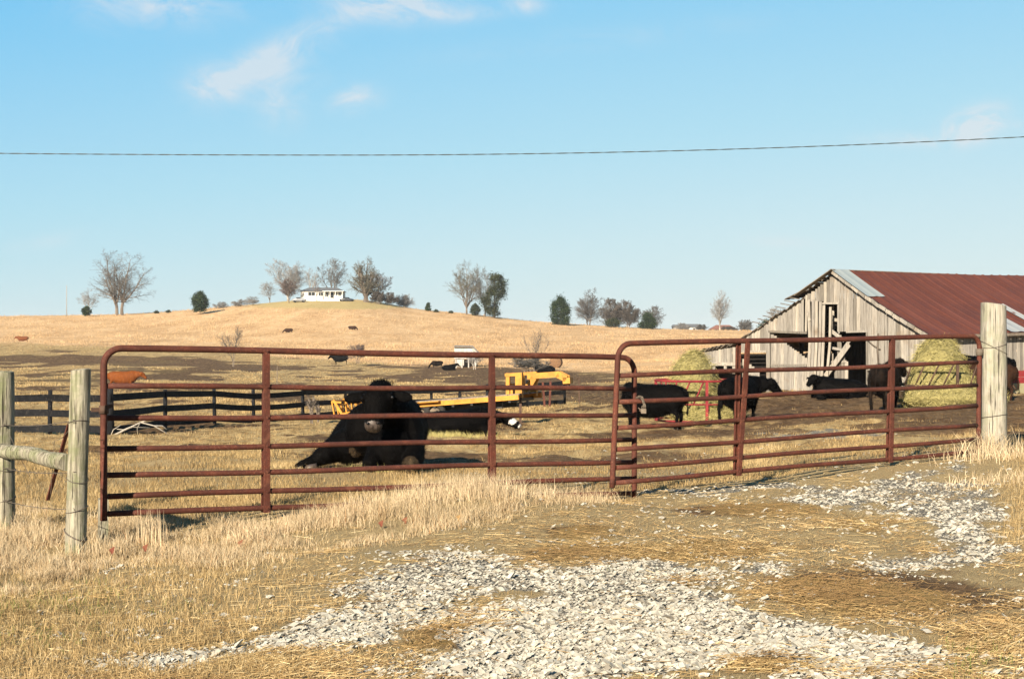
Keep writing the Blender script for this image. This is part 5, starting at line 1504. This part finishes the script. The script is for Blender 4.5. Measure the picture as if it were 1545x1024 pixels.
for i, (px, py, h_, s_, tw_, w_) in enumerate([(1029,499,12,81,'twig_pale',22),(1058,499,10,82,'twig_grey',16),(1125,501,19,83,'twig_grey',22),(1100,501,9,84,'twig_brown',26)]):
    Bt('bare_bush', px, py, 560, h_*560/FPX, w_*560/FPX, ['low pale brush beside the far outbuilding', 'low grey bush right of the pale far house', 'rounded grey bush left of the barn roof line', 'low brown brush right of the red brown far roof'][i], tw_, seed=s_, fork=.05, trunks=3, r0=.1, twr=.035, cat='bush', low=.03, fan=.9)
cedar('cedar_tree', 1158, 512, 300, 28*300/FPX, 30*300/FPX, 'green tree peeping over the barn\'s low left roof', seed=16, shape='egg', n=5000, leaf=.22)
Bt('bare_tree', 1176, 512, 320, 48*320/FPX, 34*320/FPX, 'faint bare treetop just left of the barn\'s loose roof flap', 'twig_pale', seed=85, twr=.012)
for i, (px, py, h_) in enumerate([(658,472,4),(680,473.5,3.5),(236,472.5,2.5),(254,471.5,2.5)]):
    cedar('shrub', px, py, 450, h_*K, 7*K, ['speck of a shrub on the skyline right of the tiny cedar', 'speck of a shrub on the skyline just left of the tall tan tree', 'low scrub on the skyline right of the double trunked tree', 'second low scrub on the skyline, nearer the egg shaped cedar'][i], 'cedar_brown', seed=20+i, shape='egg', n=400, leaf=.3, cat='shrub')
# saplings and brush in the pasture
Bt('sapling', 352, 549, 170, 58*170/FPX, 46*170/FPX, 'spreading leafless sapling above the left gate\'s top bar', 'twig_brown', seed=91, fork=.1, twr=.005, trunks=3, leaders=5, r0=.03, dens=.7, fan=.7)
Bt('bush', 540, 545, 205, 26*205/FPX, 34*205/FPX, 'reddish bare bush right of the far black cow', 'twig_red', seed=92, fork=.05, twr=.008, trunks=4, r0=.04, cat='bush', fan=.8)
Bt('sapling', 806, 556, 150, 60*150/FPX, 56*150/FPX, 'open bare thorn bush above the trailer neck', 'twig_brown', seed=93, fork=.1, twr=.005, trunks=2, leaders=5, r0=.03, dens=.55, fan=.8)
Bt('bush', 798, 560, 150, 22*150/FPX, 60*150/FPX, 'dense low brush at the foot of the thorn bush', 'twig_grey', seed=94, fork=.05, twr=.009, trunks=4, r0=.04, cat='bush', fan=.9)
Bt('sapling', 716, 556, 185, 26*185/FPX, 26*185/FPX, 'pale bare sapling before the small white shed', 'twig_pale', 'bark_pale', seed=95, fork=.2, twr=.010, trunks=2, r0=.06, dens=.7)
Bt('weed', 470, 628, 52, 32*52/FPX, 20*52/FPX, 'dry branching weed before the board fence left of the bull', 'twig_brown', seed=96, fork=.2, twr=.004, trunks=3, r0=.012, cat='weed', dens=.45)
Bt('weed', 480, 630, 52, 22*52/FPX, 12*52/FPX, 'shorter dry weed beside the branching one left of the bull', 'twig_brown', seed=97, fork=.2, twr=.004, trunks=2, r0=.012, cat='weed', dens=.45)

# dry weed clump against the left gate, leaf litter, and weeds by the big post
def clump(name, lab, px, Y, n, hh, spread, w_=.004, lean=.35, m='drygrass', rn=None, group=None):
    g = G(px, Y); x = RS.randn(n)*spread; y = RS.randn(n)*spread*.6
    z = H(x+g.x, y+g.y)-g.z-.01
    o = blades_mesh(name, np.stack([x, y, z], 1), hh*(.4+RS.rand(n)*.8), w_*(.6+RS.rand(n)*.8), M[m], lean, np.clip(.45+RS.rand(n)*.5, 0, .92) if rn is None else rn)
    o.location = g; tag(o, lab, 'grass tuft', group); return o
clump('grass_tuft', 'tall pale stalk clump rising before the left gate near its left end', 228, 10.35, 130, .27, .05, .0045, .12)
clump('grass_tuft', 'thin stalks left of the tall pale clump at the gate', 190, 10.4, 40, .2, .09)
clump('grass_tuft', 'coarse dry tuft at the foot of the near left post', 135, 9.9, 160, .16, .12)
clump('grass_tuft', 'dry tuft in front of the leftmost post', 18, 10.9, 200, .2, .14)
clump('grass_tuft', 'largest bushy grass tuft hiding the left gate\'s bottom bar', 715, 11.5, 1500, .21, .26, .0035, .5)
clump('grass_tuft', 'bushy grass tuft left of the largest one under the gate', 610, 11.2, 1000, .16, .26, .0035, .5)
clump('grass_tuft', 'grass tuft under the first brace of the left gate', 430, 10.8, 500, .11, .25)
clump('grass_tuft', 'grass tuft right of the largest one, under the overlap of the gates', 800, 12.0, 700, .12, .28, .0035, .5)
clump('grass_tuft', 'long bent straw coloured grass at the foot of the thick gate post', 1487, 14.85, 260, .33, .16, .006, .75)
clump('grass_tuft', 'long grass on the bank right of the thick gate post', 1530, 14.4, 420, .22, .35, .006, .6)
clump('grass_tuft', 'low grass on the bank at the right edge of the drive', 1535, 12.8, 700, .10, .4, .005, .6)
clump('hay_tuft', 'loose hay tuft lying against the bull\'s foreleg', 556, 15.6, 500, .11, .13, .004, .8, 'hay')
clump('hay_tuft', 'loose pale hay heap before the lying white faced cow', 668, 31.5, 1500, .16, .45, .007, .9, 'hay')
def leaves():
    for i, (px, py, Y, lab) in enumerate([(218,826,9.6,'orange dry leaf lying nearest to the left post'),(168,830,9.7,'dull red dry leaf in the grass left of the orange one'),(362,819,9.8,'rust red dry leaf in the grass under the gate\'s first brace'),(574,791,10.4,'pink red dry leaf before the bushy grass'),(610,789,10.5,'brown dry leaf right of the pink red one'),(690,785,10.5,'yellow dry leaf below the largest grass tuft')]):
        x = (px-772.5)/FPX*Y; z = EYE-(py-512)/FPX*Y
        z = max(z, hz1(x, Y)+.04)
        mb = MB(); n = 9; vs = [Vector((0,0,0))]; rr = .028
        for k in range(n):
            a = 2*PI*k/n; r_ = rr*(1.0 if k % 2 else .62); vs.append(Vector((r_*math.cos(a), r_*math.sin(a)*.5, r_*math.sin(a)*.8+.012*math.sin(a*2))))
        mb.add(vs, [(0, k+1, (k+1) % n+1) for k in range(n)], [.2,0,.4,.1,.3,1][i]); o = mb.build('dry_leaf', M['leaf']); o.location = (x, Y, z); tag(o, lab, 'leaf', 'fallen leaves in the grass')
leaves()

# ------------------------------------------------------------------ cattle
def fuse(mb, name, m, parent, voxel=.025, smooth=6, extra=None, disp=0.0):
    """overlapping lofts -> one continuous skin"""
    o = mb.build('tmp_body', None)
    rm = o.modifiers.new('r', 'REMESH'); rm.mode = 'VOXEL'; rm.voxel_size = voxel; rm.use_smooth_shade = True
    sm = o.modifiers.new('s', 'SMOOTH'); sm.factor = .5; sm.iterations = smooth
    dg = bpy.context.evaluated_depsgraph_get(); dg.update()
    me = bpy.data.meshes.new_from_object(o.evaluated_get(dg))
    bpy.data.objects.remove(o, do_unlink=True)
    if disp:
        n = len(me.vertices); co = np.zeros(n*3, np.float32); me.vertices.foreach_get('co', co); co = co.reshape(-1, 3)
        no = np.zeros(n*3, np.float32); me.vertex_normals.foreach_get('vector', no); no = no.reshape(-1, 3)
        k = (fbm(co[:, 0]*9+co[:, 1]*7, co[:, 2]*7+co[:, 1]*5, 4, 3)-.5)*disp
        co += no*k[:, None]; me.vertices.foreach_set('co', co.ravel())
    me.name = name
    for x in (m if isinstance(m, (list, tuple)) else [m]): me.materials.append(x)
    if extra:
        for p in me.polygons: p.material_index = extra(p.center)
    me.polygons.foreach_set('use_smooth', np.ones(len(me.polygons), bool)); me.update()
    ob = bpy.data.objects.new(name, me); COL.objects.link(ob); ob.parent = parent
    return ob
def coat(body, n, L, parent, m, lift=.5, name='coat', seed=3, r=.0022):
    rs = np.random.RandomState(seed); me = body.data; nv = len(me.vertices)
    co = np.zeros(nv*3, np.float32); me.vertices.foreach_get('co', co); co = co.reshape(-1, 3)
    no = np.zeros(nv*3, np.float32); me.vertex_normals.foreach_get('vector', no); no = no.reshape(-1, 3)
    i = rs.randint(0, nv, n); p = co[i]+rs.randn(n, 3)*.006; d = no[i]*lift+rs.randn(n, 3)*.3; d[:, 2] -= .35
    d /= np.linalg.norm(d, axis=1, keepdims=True); l = L*(.5+rs.rand(n, 1))
    o = segs_mesh(name, p-no[i]*.004, p+d*l, np.full(n, r), np.full(n, r*.3), M[m], parent=parent); o['kind'] = 'stuff'
    return o
V3 = Vector
def head_parts(mb, poll, fwd, up=(0,0,1), s=1.0, ears=True, elen=.17):
    """adds skull, muzzle and ears; poll = top of the head, fwd = unit direction poll->muzzle"""
    poll = V3(poll); fwd = V3(fwd).normalized(); up = V3(up); side = fwd.cross(up).normalized(); u = side.cross(fwd).normalized()
    s = s*1.12; L = .50*s
    secs = [(poll-fwd*.05*s, .09*s, .10*s), (poll+fwd*.03*s, .125*s, .14*s), (poll+fwd*.14*s-u*.01, .125*s, .15*s), (poll+fwd*.26*s-u*.02*s, .10*s, .125*s),
            (poll+fwd*.37*s-u*.025*s, .080*s, .10*s), (poll+fwd*.45*s-u*.03*s, .085*s, .09*s), (poll+fwd*.50*s-u*.035*s, .06*s, .06*s)]
    mb.loft(secs, 16, up=u)
    if ears:
        for k in (-1, 1):
            a = poll+fwd*.06*s+side*k*.10*s-u*.0; b = a+side*k*elen*.55*s+u*.01*s-fwd*.0+V3((0,0,-.01)); c = a+side*k*elen*s+V3((0,0,-.045*s))
            mb.loft([(a, .035*s, .028*s), (b, .060*s, .028*s), (c, .022*s, .015*s)], 10, up=-fwd)
    return poll+fwd*.16*s, side, u
def cow_eyes_hooves(root, poll, fwd, up, s, hooves, muz=None, eyes=True):
    fwd = V3(fwd).normalized(); side = fwd.cross(V3(up)).normalized(); u = side.cross(fwd).normalized(); poll = V3(poll)
    for k in (-1, 1):
        c = poll+fwd*.17*s+side*k*.116*s+u*.055*s
        if eyes: MB().ball(c, .017*s, seg=8, rings=6).build('eye', M['eye'], root)
    for h in hooves:
        MB().loft([(V3(h)+V3((0,0,-.0)), .062*s, .05*s, (0,0,1)), (V3(h)+V3((-.005,0,.075*s)), .048*s, .042*s, (0,0,1))], 10, up=(1,0,0)).build('hoof', M['hoof'], root)
def standing(loc, rz, s, fur, label, group, head='up', voxel=.03, white=False, legph=0, furcoat=0, mudlegs=False, hd_yaw=0.0, coatname='cow', calf=1.0, tailv=True):
    root = empty(coatname, loc, rz); tag(root, label, 'cow', group); root.scale = (s, s, s)
    mb = MB()
    T_ = [(-1.08,.16,.17,1.10),(-1.00,.23,.27,1.04),(-.80,.30,.37,.96),(-.50,.35,.43,.89),(-.15,.39,.48,.83),(.20,.38,.48,.83),(.48,.33,.45,.87),(.72,.27,.38,.91),(.90,.17,.26,.95)]
    mb.loft([(V3((x,0,z)), w_, h) for x, w_, h, z in T_], 20)
    mb.ball((.52,0,1.20), (.30,.15,.14))
    if head == 'up': poll = V3((1.32,0,1.36)); fw = V3((.62,0,-.62)); nk = [(.58,0,1.02,.23,.37),(.82,0,1.12,.19,.32),(1.04,0,1.22,.16,.24),(1.25,0,1.30,.13,.17)]
    elif head == 'level': poll = V3((1.25,0,1.17)); fw = V3((.70,0,-.62)); nk = [(.58,0,1.0,.23,.37),(.82,0,1.04,.19,.32),(1.02,0,1.09,.16,.25),(1.20,0,1.12,.13,.19)]
    else: poll = V3((1.30,0,.52)); fw = V3((.42,0,-.85)); nk = [(.62,0,.98,.19,.30),(.88,0,.90,.15,.24),(1.08,0,.74,.12,.19),(1.26,0,.56,.11,.15)]
    if hd_yaw:
        rm = Matrix.Rotation(hd_yaw, 3, 'Z'); o_ = V3((.62,0,0)); poll = rm @ (poll-o_)+o_; fw = rm @ fw
        nk = [(*(lambda q: (q.x, q.y, q.z))(Matrix.Rotation(hd_yaw*i/3, 3, 'Z') @ (V3(n[:3])-o_)+o_), n[3], n[4]) for i, n in enumerate(nk)]
    mb.loft([(V3(n[:3]), n[3], n[4]) for n in nk], 16)
    head_parts(mb, poll, fw)
    hooves = []
    for k in (-1, 1):
        dx = .10*k*(1 if legph else .3)
        mb.loft([(V3((.55,k*.20,.92)), .10, .17, (0,0,1)), (V3((.57+dx*.3,k*.20,.66)), .085, .12, (0,0,1)), (V3((.58+dx*.6,k*.19,.42)), .062, .070, (0,0,1)), (V3((.57+dx,k*.185,.24)), .045, .048, (0,0,1)), (V3((.57+dx*1.1,k*.18,.10)), .050, .055, (0,0,1)), (V3((.60+dx*1.1,k*.18,.03)), .05, .055, (0,0,1))], 12, up=(1,0,0))
        hooves.append((.60+dx*1.1, k*.18, 0))
        ex = -.12*k*(1 if legph else .3)
        mb.loft([(V3((-.80,k*.17,1.0)), .13, .24, (0,0,1)), (V3((-.72+ex*.3,k*.20,.75)), .12, .20, (0,0,1)), (V3((-.78+ex*.6,k*.20,.58)), .078, .115, (0,0,1)), (V3((-.90+ex,k*.19,.44)), .052, .065, (0,0,1)), (V3((-.87+ex,k*.185,.24)), .043, .048, (0,0,1)), (V3((-.84+ex,k*.18,.10)), .05, .055, (0,0,1)), (V3((-.81+ex,k*.18,.03)), .05, .055, (0,0,1))], 12, up=(1,0,0))
        hooves.append((-.80+ex, k*.18, 0))
    if tailv: mb.tube([(-1.08,0,1.20),(-1.17,0,1.08),(-1.18,.02,.8),(-1.17,.03,.5),(-1.15,.03,.38)], [.035,.028,.022,.035,.012], 8)
    mats = [M[fur], M['fur_white'], M['mudfur']]
    hc = poll+fw.normalized()*.3
    def sel(c):
        if white and (c-hc).length < .27 and abs(c.y-hc.y) < .2: return 1
        if mudlegs and c.z < .45: return 2
        return 0
    b = fuse(mb, 'body', mats, root, voxel, 4, sel, .02)
    cow_eyes_hooves(root, poll, fw, (0,0,1), 1, hooves)
    if furcoat: coat(b, furcoat, .045, root, fur, r=.003)
    return root
def lying(loc, rz, s, fur, label, group, white=False, voxel=.03, headup=.0, furcoat=0, yaw=0.0, flat=1.0):
    root = empty('cow', loc, rz); tag(root, label, 'cow', group); root.scale = (s, s, s*flat)
    mb = MB()
    T_ = [(-1.05,.14,.14,.50),(-.95,.30,.26,.44),(-.75,.42,.36,.42),(-.45,.48,.40,.42),(-.1,.50,.42,.43),(.25,.46,.42,.45),(.52,.38,.41,.49),(.74,.28,.36,.53),(.88,.16,.24,.56)]
    mb.loft([(V3((x,0,z)), w_, h) for x, w_, h, z in T_], 20)
    mb.ball((.5,0,.82), (.28,.14,.12))
    poll = V3((1.10, 0, .98+headup)); fw = V3((.72, 0, -.50))
    nk = [V3((.55,0,.62)), V3((.76,0,.72+headup*.3)), V3((.93,0,.84+headup*.7)), V3((1.07,0,.93+headup))]
    if yaw:
        rm = Matrix.Rotation(yaw, 3, 'Z'); o_ = V3((.62,0,0)); poll = rm @ (poll-o_)+o_; fw = rm @ fw
        nk = [Matrix.Rotation(yaw*i/3, 3, 'Z') @ (n-o_)+o_ for i, n in enumerate(nk)]
    mb.loft([(n, a, b) for n, (a, b) in zip(nk, [(.24,.34),(.20,.28),(.16,.22),(.13,.17)])], 16)
    head_parts(mb, poll, fw)
    for k in (-1, 1):
        # folded foreleg, hind leg tucked forward with the hock on the ground
        mb.loft([(V3((.55,k*.28,.35)), .12, .14), (V3((.74,k*.30,.17)), .10, .11), (V3((.90,k*.29,.09)), .075, .08)], 12)
        mb.loft([(V3((.90,k*.29,.08)), .065, .07), (V3((.72,k*.36,.06)), .05, .05), (V3((.55,k*.38,.05)), .052, .05)], 10)
        mb.ball((-.70,k*.34,.36), (.36,.17,.32))
        mb.loft([(V3((-.50,k*.40,.30)), .13, .17), (V3((-.34,k*.50,.14)), .10, .11), (V3((-.60,k*.55,.07)), .06, .06), (V3((-.30,k*.58,.05)), .05, .045), (V3((-.10,k*.58,.05)), .05, .045)], 12)
    mb.tube([(-1.05,0,.6),(-1.17,.05,.4),(-1.15,.15,.12),(-1.0,.3,.05)], [.035,.028,.024,.03], 8)
    hc = poll+fw.normalized()*.3
    def sel(c): return 1 if white and ((c-hc).length < .125 or (c-(poll+fw.normalized()*.55)).length < .085) else 0
    b = fuse(mb, 'body', [M[fur], M['fur_white']], root, voxel, 5, sel, .02)
    cow_eyes_hooves(root, poll, fw, (0,0,1), 1, [])
    if furcoat: coat(b, furcoat, .045, root, fur, r=.003)
    return root

HERD = 'cattle by the barn and feeders'; FAR = 'cattle grazing out on the hill pasture'
# the black bull lying behind the left gate, built where it lies
def bull():
    Yb = 16.0; px2 = Yb/FPX
    def q(px, py, dy=0.0):            # photo point at the bull's distance plus a depth step
        return P(px, py, Yb+dy)
    base = G(597, Yb); root = empty('bull', base)
    tag(root, 'big black bull lying behind the left gate, facing the viewer', 'bull')
    def lo(v): return V3(v)-base
    mb = MB()
    # local frame: x right, y away, z up
    def L_(px, h, dy): return V3(((px-597)*px2, dy, h))
    # barrel running back and a little left
    secs = [(L_(600,.40,-.26), .24, .26), (L_(601,.42,-.14), .29, .36), (L_(600,.44,.06), .30, .38), (L_(594,.43,.35), .35, .38), (L_(582,.40,.75), .44, .37), (L_(568,.38,1.15), .46, .35), (L_(556,.38,1.5), .42, .35), (L_(548,.35,1.78), .26, .26)]
    mb.loft(secs, 22)
    mb.ball(L_(604,.66,.12), (.23,.30,.16)); mb.ball(L_(602,.48,-.10), (.26,.22,.34))
    # left (viewer's) shoulder and flank falling away to the hips
    mb.ball(L_(556,.45,.22), (.30,.34,.32)); mb.ball(L_(534,.34,.75), (.32,.42,.30)); mb.ball(L_(562,.56,.55), (.30,.45,.22))
    mb.ball(L_(515,.26,.80), (.24,.34,.25)); mb.ball(L_(524,.26,.35), (.24,.26,.22))
    # hind leg stretched out to the left
    mb.loft([(L_(532,.26,.50), .17, .19), (L_(503,.23,.28), .16, .17), (L_(486,.16,.15), .115, .115), (L_(470,.09,.08), .07, .07), (L_(456,.06,.02), .06, .055), (L_(447,.04,-.02), .045, .04)], 14)
    # folded forelegs
    mb.loft([(L_(622,.40,-.05), .13, .20), (L_(628,.22,-.30), .12, .15), (L_(625,.11,-.50), .105, .105), (L_(621,.09,-.58), .07, .08)], 14)
    mb.loft([(L_(578,.34,-.05), .14, .20), (L_(572,.20,-.30), .12, .14), (L_(566,.11,-.48), .10, .10), (L_(562,.09,-.55), .065, .075)], 14)
    mb.loft([(L_(620,.08,-.50), .06, .06), (L_(606,.05,-.40), .05, .045), (L_(594,.05,-.30), .05, .045)], 10)
    # brisket and neck up to the head
    mb.ball(L_(596,.26,-.28), (.24,.22,.26))
    mb.loft([(L_(602,.50,.02), .28, .32), (L_(598,.60,-.14), .24, .27), (L_(590,.70,-.30), .19, .20), (L_(583,.80,-.42), .14, .14)], 18)
    # head, poll at row 575, muzzle at row 640, face a little to the left
    poll = L_(580,.935,-.52); mz = L_(573,.50,-.84); fw = (mz-poll).normalized(); side = V3((1,.08,.02)).normalized(); u = side.cross(fw).normalized()
    if u.y > 0: u = -u
    secs = [(poll-fw*.045, .11, .08), (poll+fw*.03, .155, .13), (poll+fw*.11, .168, .155), (poll+fw*.19, .166, .155), (poll+fw*.28, .130, .135), (poll+fw*.37, .102, .115), (poll+fw*.45, .098, .105), (poll+fw*.51, .092, .09), (poll+fw*.545, .06, .055)]
    mb.loft(secs, 20, up=u)
    mb.ball(poll+fw*.17-u*.10, (.15,.16,.16))
    for k in (-1, 1):
        mb.ball(poll+fw*.17+side*k*.135+u*.09, (.045,.04,.045))
        a = poll+fw*.075+side*k*.13-u*.03; b = a+side*k*.13+V3((0,-.03,-.012)); c = a+side*k*.245+V3((0,-.05,-.028))
        mb.loft([(a, .045, .04), (a.lerp(b,.5), .060, .033), (b, .072, .030), (b.lerp(c,.55), .060, .024), (c, .02, .012)], 12, up=(0,-1,.2))
        mb.ball(poll+fw*.485+side*k*.055+u*.055, (.035,.03,.035))
    # crest of hair on the poll
    mb.ball(poll-fw*.03, (.13,.09,.07))
    body = fuse(mb, 'body', [M['fur_black'], M['mudfur'], M['nose']], root, .016, 5,
        lambda c: 2 if ((c-(poll+fw*.515)).length < .105 and (c-poll).dot(fw) > .452) else (1 if ((c-L_(624,.11,-.56)).length < .10 and c.y < -.46) or ((c-L_(536,.22,.15)).length < .09) or ((c-L_(564,.06,-.55)).length < .05) else 0), .014)
    coat(body, 26000, .020, root, 'fur_black', .45, r=.0016)
    rs = np.random.RandomState(8); n = 420; p = np.array(poll)+rs.randn(n,3)*np.array([.045,.035,.015])-np.array(fw)*.05
    d = np.stack([rs.randn(n)*.30, rs.randn(n)*.30-.12, np.full(n, .9)], 1); l = .05*(.4+rs.rand(n,1))
    o = segs_mesh('topknot', p, p+d*l, np.full(n,.003), np.full(n,.0008), M['fur_black'], parent=root); o['kind'] = 'stuff'
    for k in (-1, 1):
        MB().ball(poll+fw*.185+side*k*.158+u*.098, .019, seg=10, rings=8).build('eye', M['eye'], root)
        MB().ball(poll+fw*.505+side*k*.052+u*.088, (.018,.012,.014), seg=8, rings=6).build('nostril', M['eye'], root)
    mb = MB().loft([(L_(456,.03,-.02), .055, .035), (L_(448,.025,-.03), .03, .02)], 10); mb.build('hoof', M['hoof'], root)
    mb = MB().loft([(L_(479,.045,-.06), .055, .045), (L_(466,.035,-.07), .045, .035), (L_(462,.03,-.07), .025, .02)], 10); h = mb.build('hoof', M['nose'], root)
bull()
lying(G(688, 33.5)+V3((0,0,-.02)), R(10), 1.02, 'fur_black', 'black cow with a white face lying in front of the yellow trailer', HERD, white=True, headup=-.30, furcoat=5000, yaw=R(-28), flat=.76)
standing(G(983, 38.6), R(145), .95, 'fur_black', 'black cow standing side on before the central hay feeder', HERD, head='level', furcoat=9000, hd_yaw=R(-60))
standing(G(1117, 39.8), R(56), .97, 'fur_black', 'black cow at the right of the central feeder, head stretched out to the right', HERD, head='level', legph=1, furcoat=9000, hd_yaw=R(-40))
lying(G(1264, 52.5), R(184), 1.0, 'fur_black', 'black cow lying before the broken bay of the barn', HERD, furcoat=5000, headup=-.06, flat=.88, yaw=R(42))
standing(G(1336, 41.2)+V3((0,0,-.02)), R(63), 1.02, 'fur_blackbrown', 'brownish black cow seen from behind at the right hay feeder', HERD, head='up', furcoat=9000, legph=1, hd_yaw=R(-10))
standing(G(1482, 43.4), R(172), .9, 'fur_brown', 'dark brown white faced cow feeding from the right end of the right feeder', HERD, head='down', white=True, furcoat=5000)
standing(G(1478, 49.0), R(176), 1.05, 'fur_black', 'black cow partly hidden beyond the right hay feeder against the barn', HERD, head='level', furcoat=3000)
standing(G(186, 103), R(2), 1.02, 'fur_orange', 'bright orange brown cow beyond the board fence at left', FAR, head='level', voxel=.045)
standing(G(34, 292)+V3((0,0,-.05)), R(182), 1.05, 'fur_red', 'red brown cow far left on the golden hillside', FAR, head='level', voxel=.06)
standing(G(435, 345)+V3((0,0,-.25)), R(188), .95, 'fur_brown', 'dark cow grazing on the hill below the farmhouse', FAR, head='down', voxel=.06)
standing(G(532, 350)+V3((0,0,-.3)), R(-6), .95, 'fur_brown', 'brown cow grazing on the hill below the stocky tree', FAR, head='down', voxel=.06)
standing(G(513, 213), R(175), 1.12, 'fur_black', 'black cow standing under the left gate\'s top bar, far in the pasture', FAR, head='level', voxel=.05)
standing(G(659, 200), R(200), .8, 'fur_blackbrown', 'dark calf left of the small white shed', FAR, head='down', voxel=.05)
lying(G(678, 186), R(10), .9, 'fur_black', 'black cow lying before the small white shed', FAR, voxel=.05)
lying(G(820, 168), R(185), 1.25, 'fur_black', 'black cow lying left of the rust brown bale', FAR, voxel=.05)

# ------------------------------------------------------------------ the air
def haze():
    mb = MB(); mb.box((0, 2050, 3), (3400, 4200, 86), rnd=0)
    m = bpy.data.materials.new('thin_haze'); m.use_nodes = True; t = NT(m.node_tree); t.n.clear()
    v = t.node('ShaderNodeVolumePrincipled'); v.inputs['Color'].default_value = (.86,.93,1,1); v.inputs['Density'].default_value = .00011
    o = t.node('ShaderNodeOutputMaterial'); t.l.new(v.outputs[0], o.inputs['Volume'])
    ob = mb.build('haze', m); tag(ob, kind='stuff')
haze()
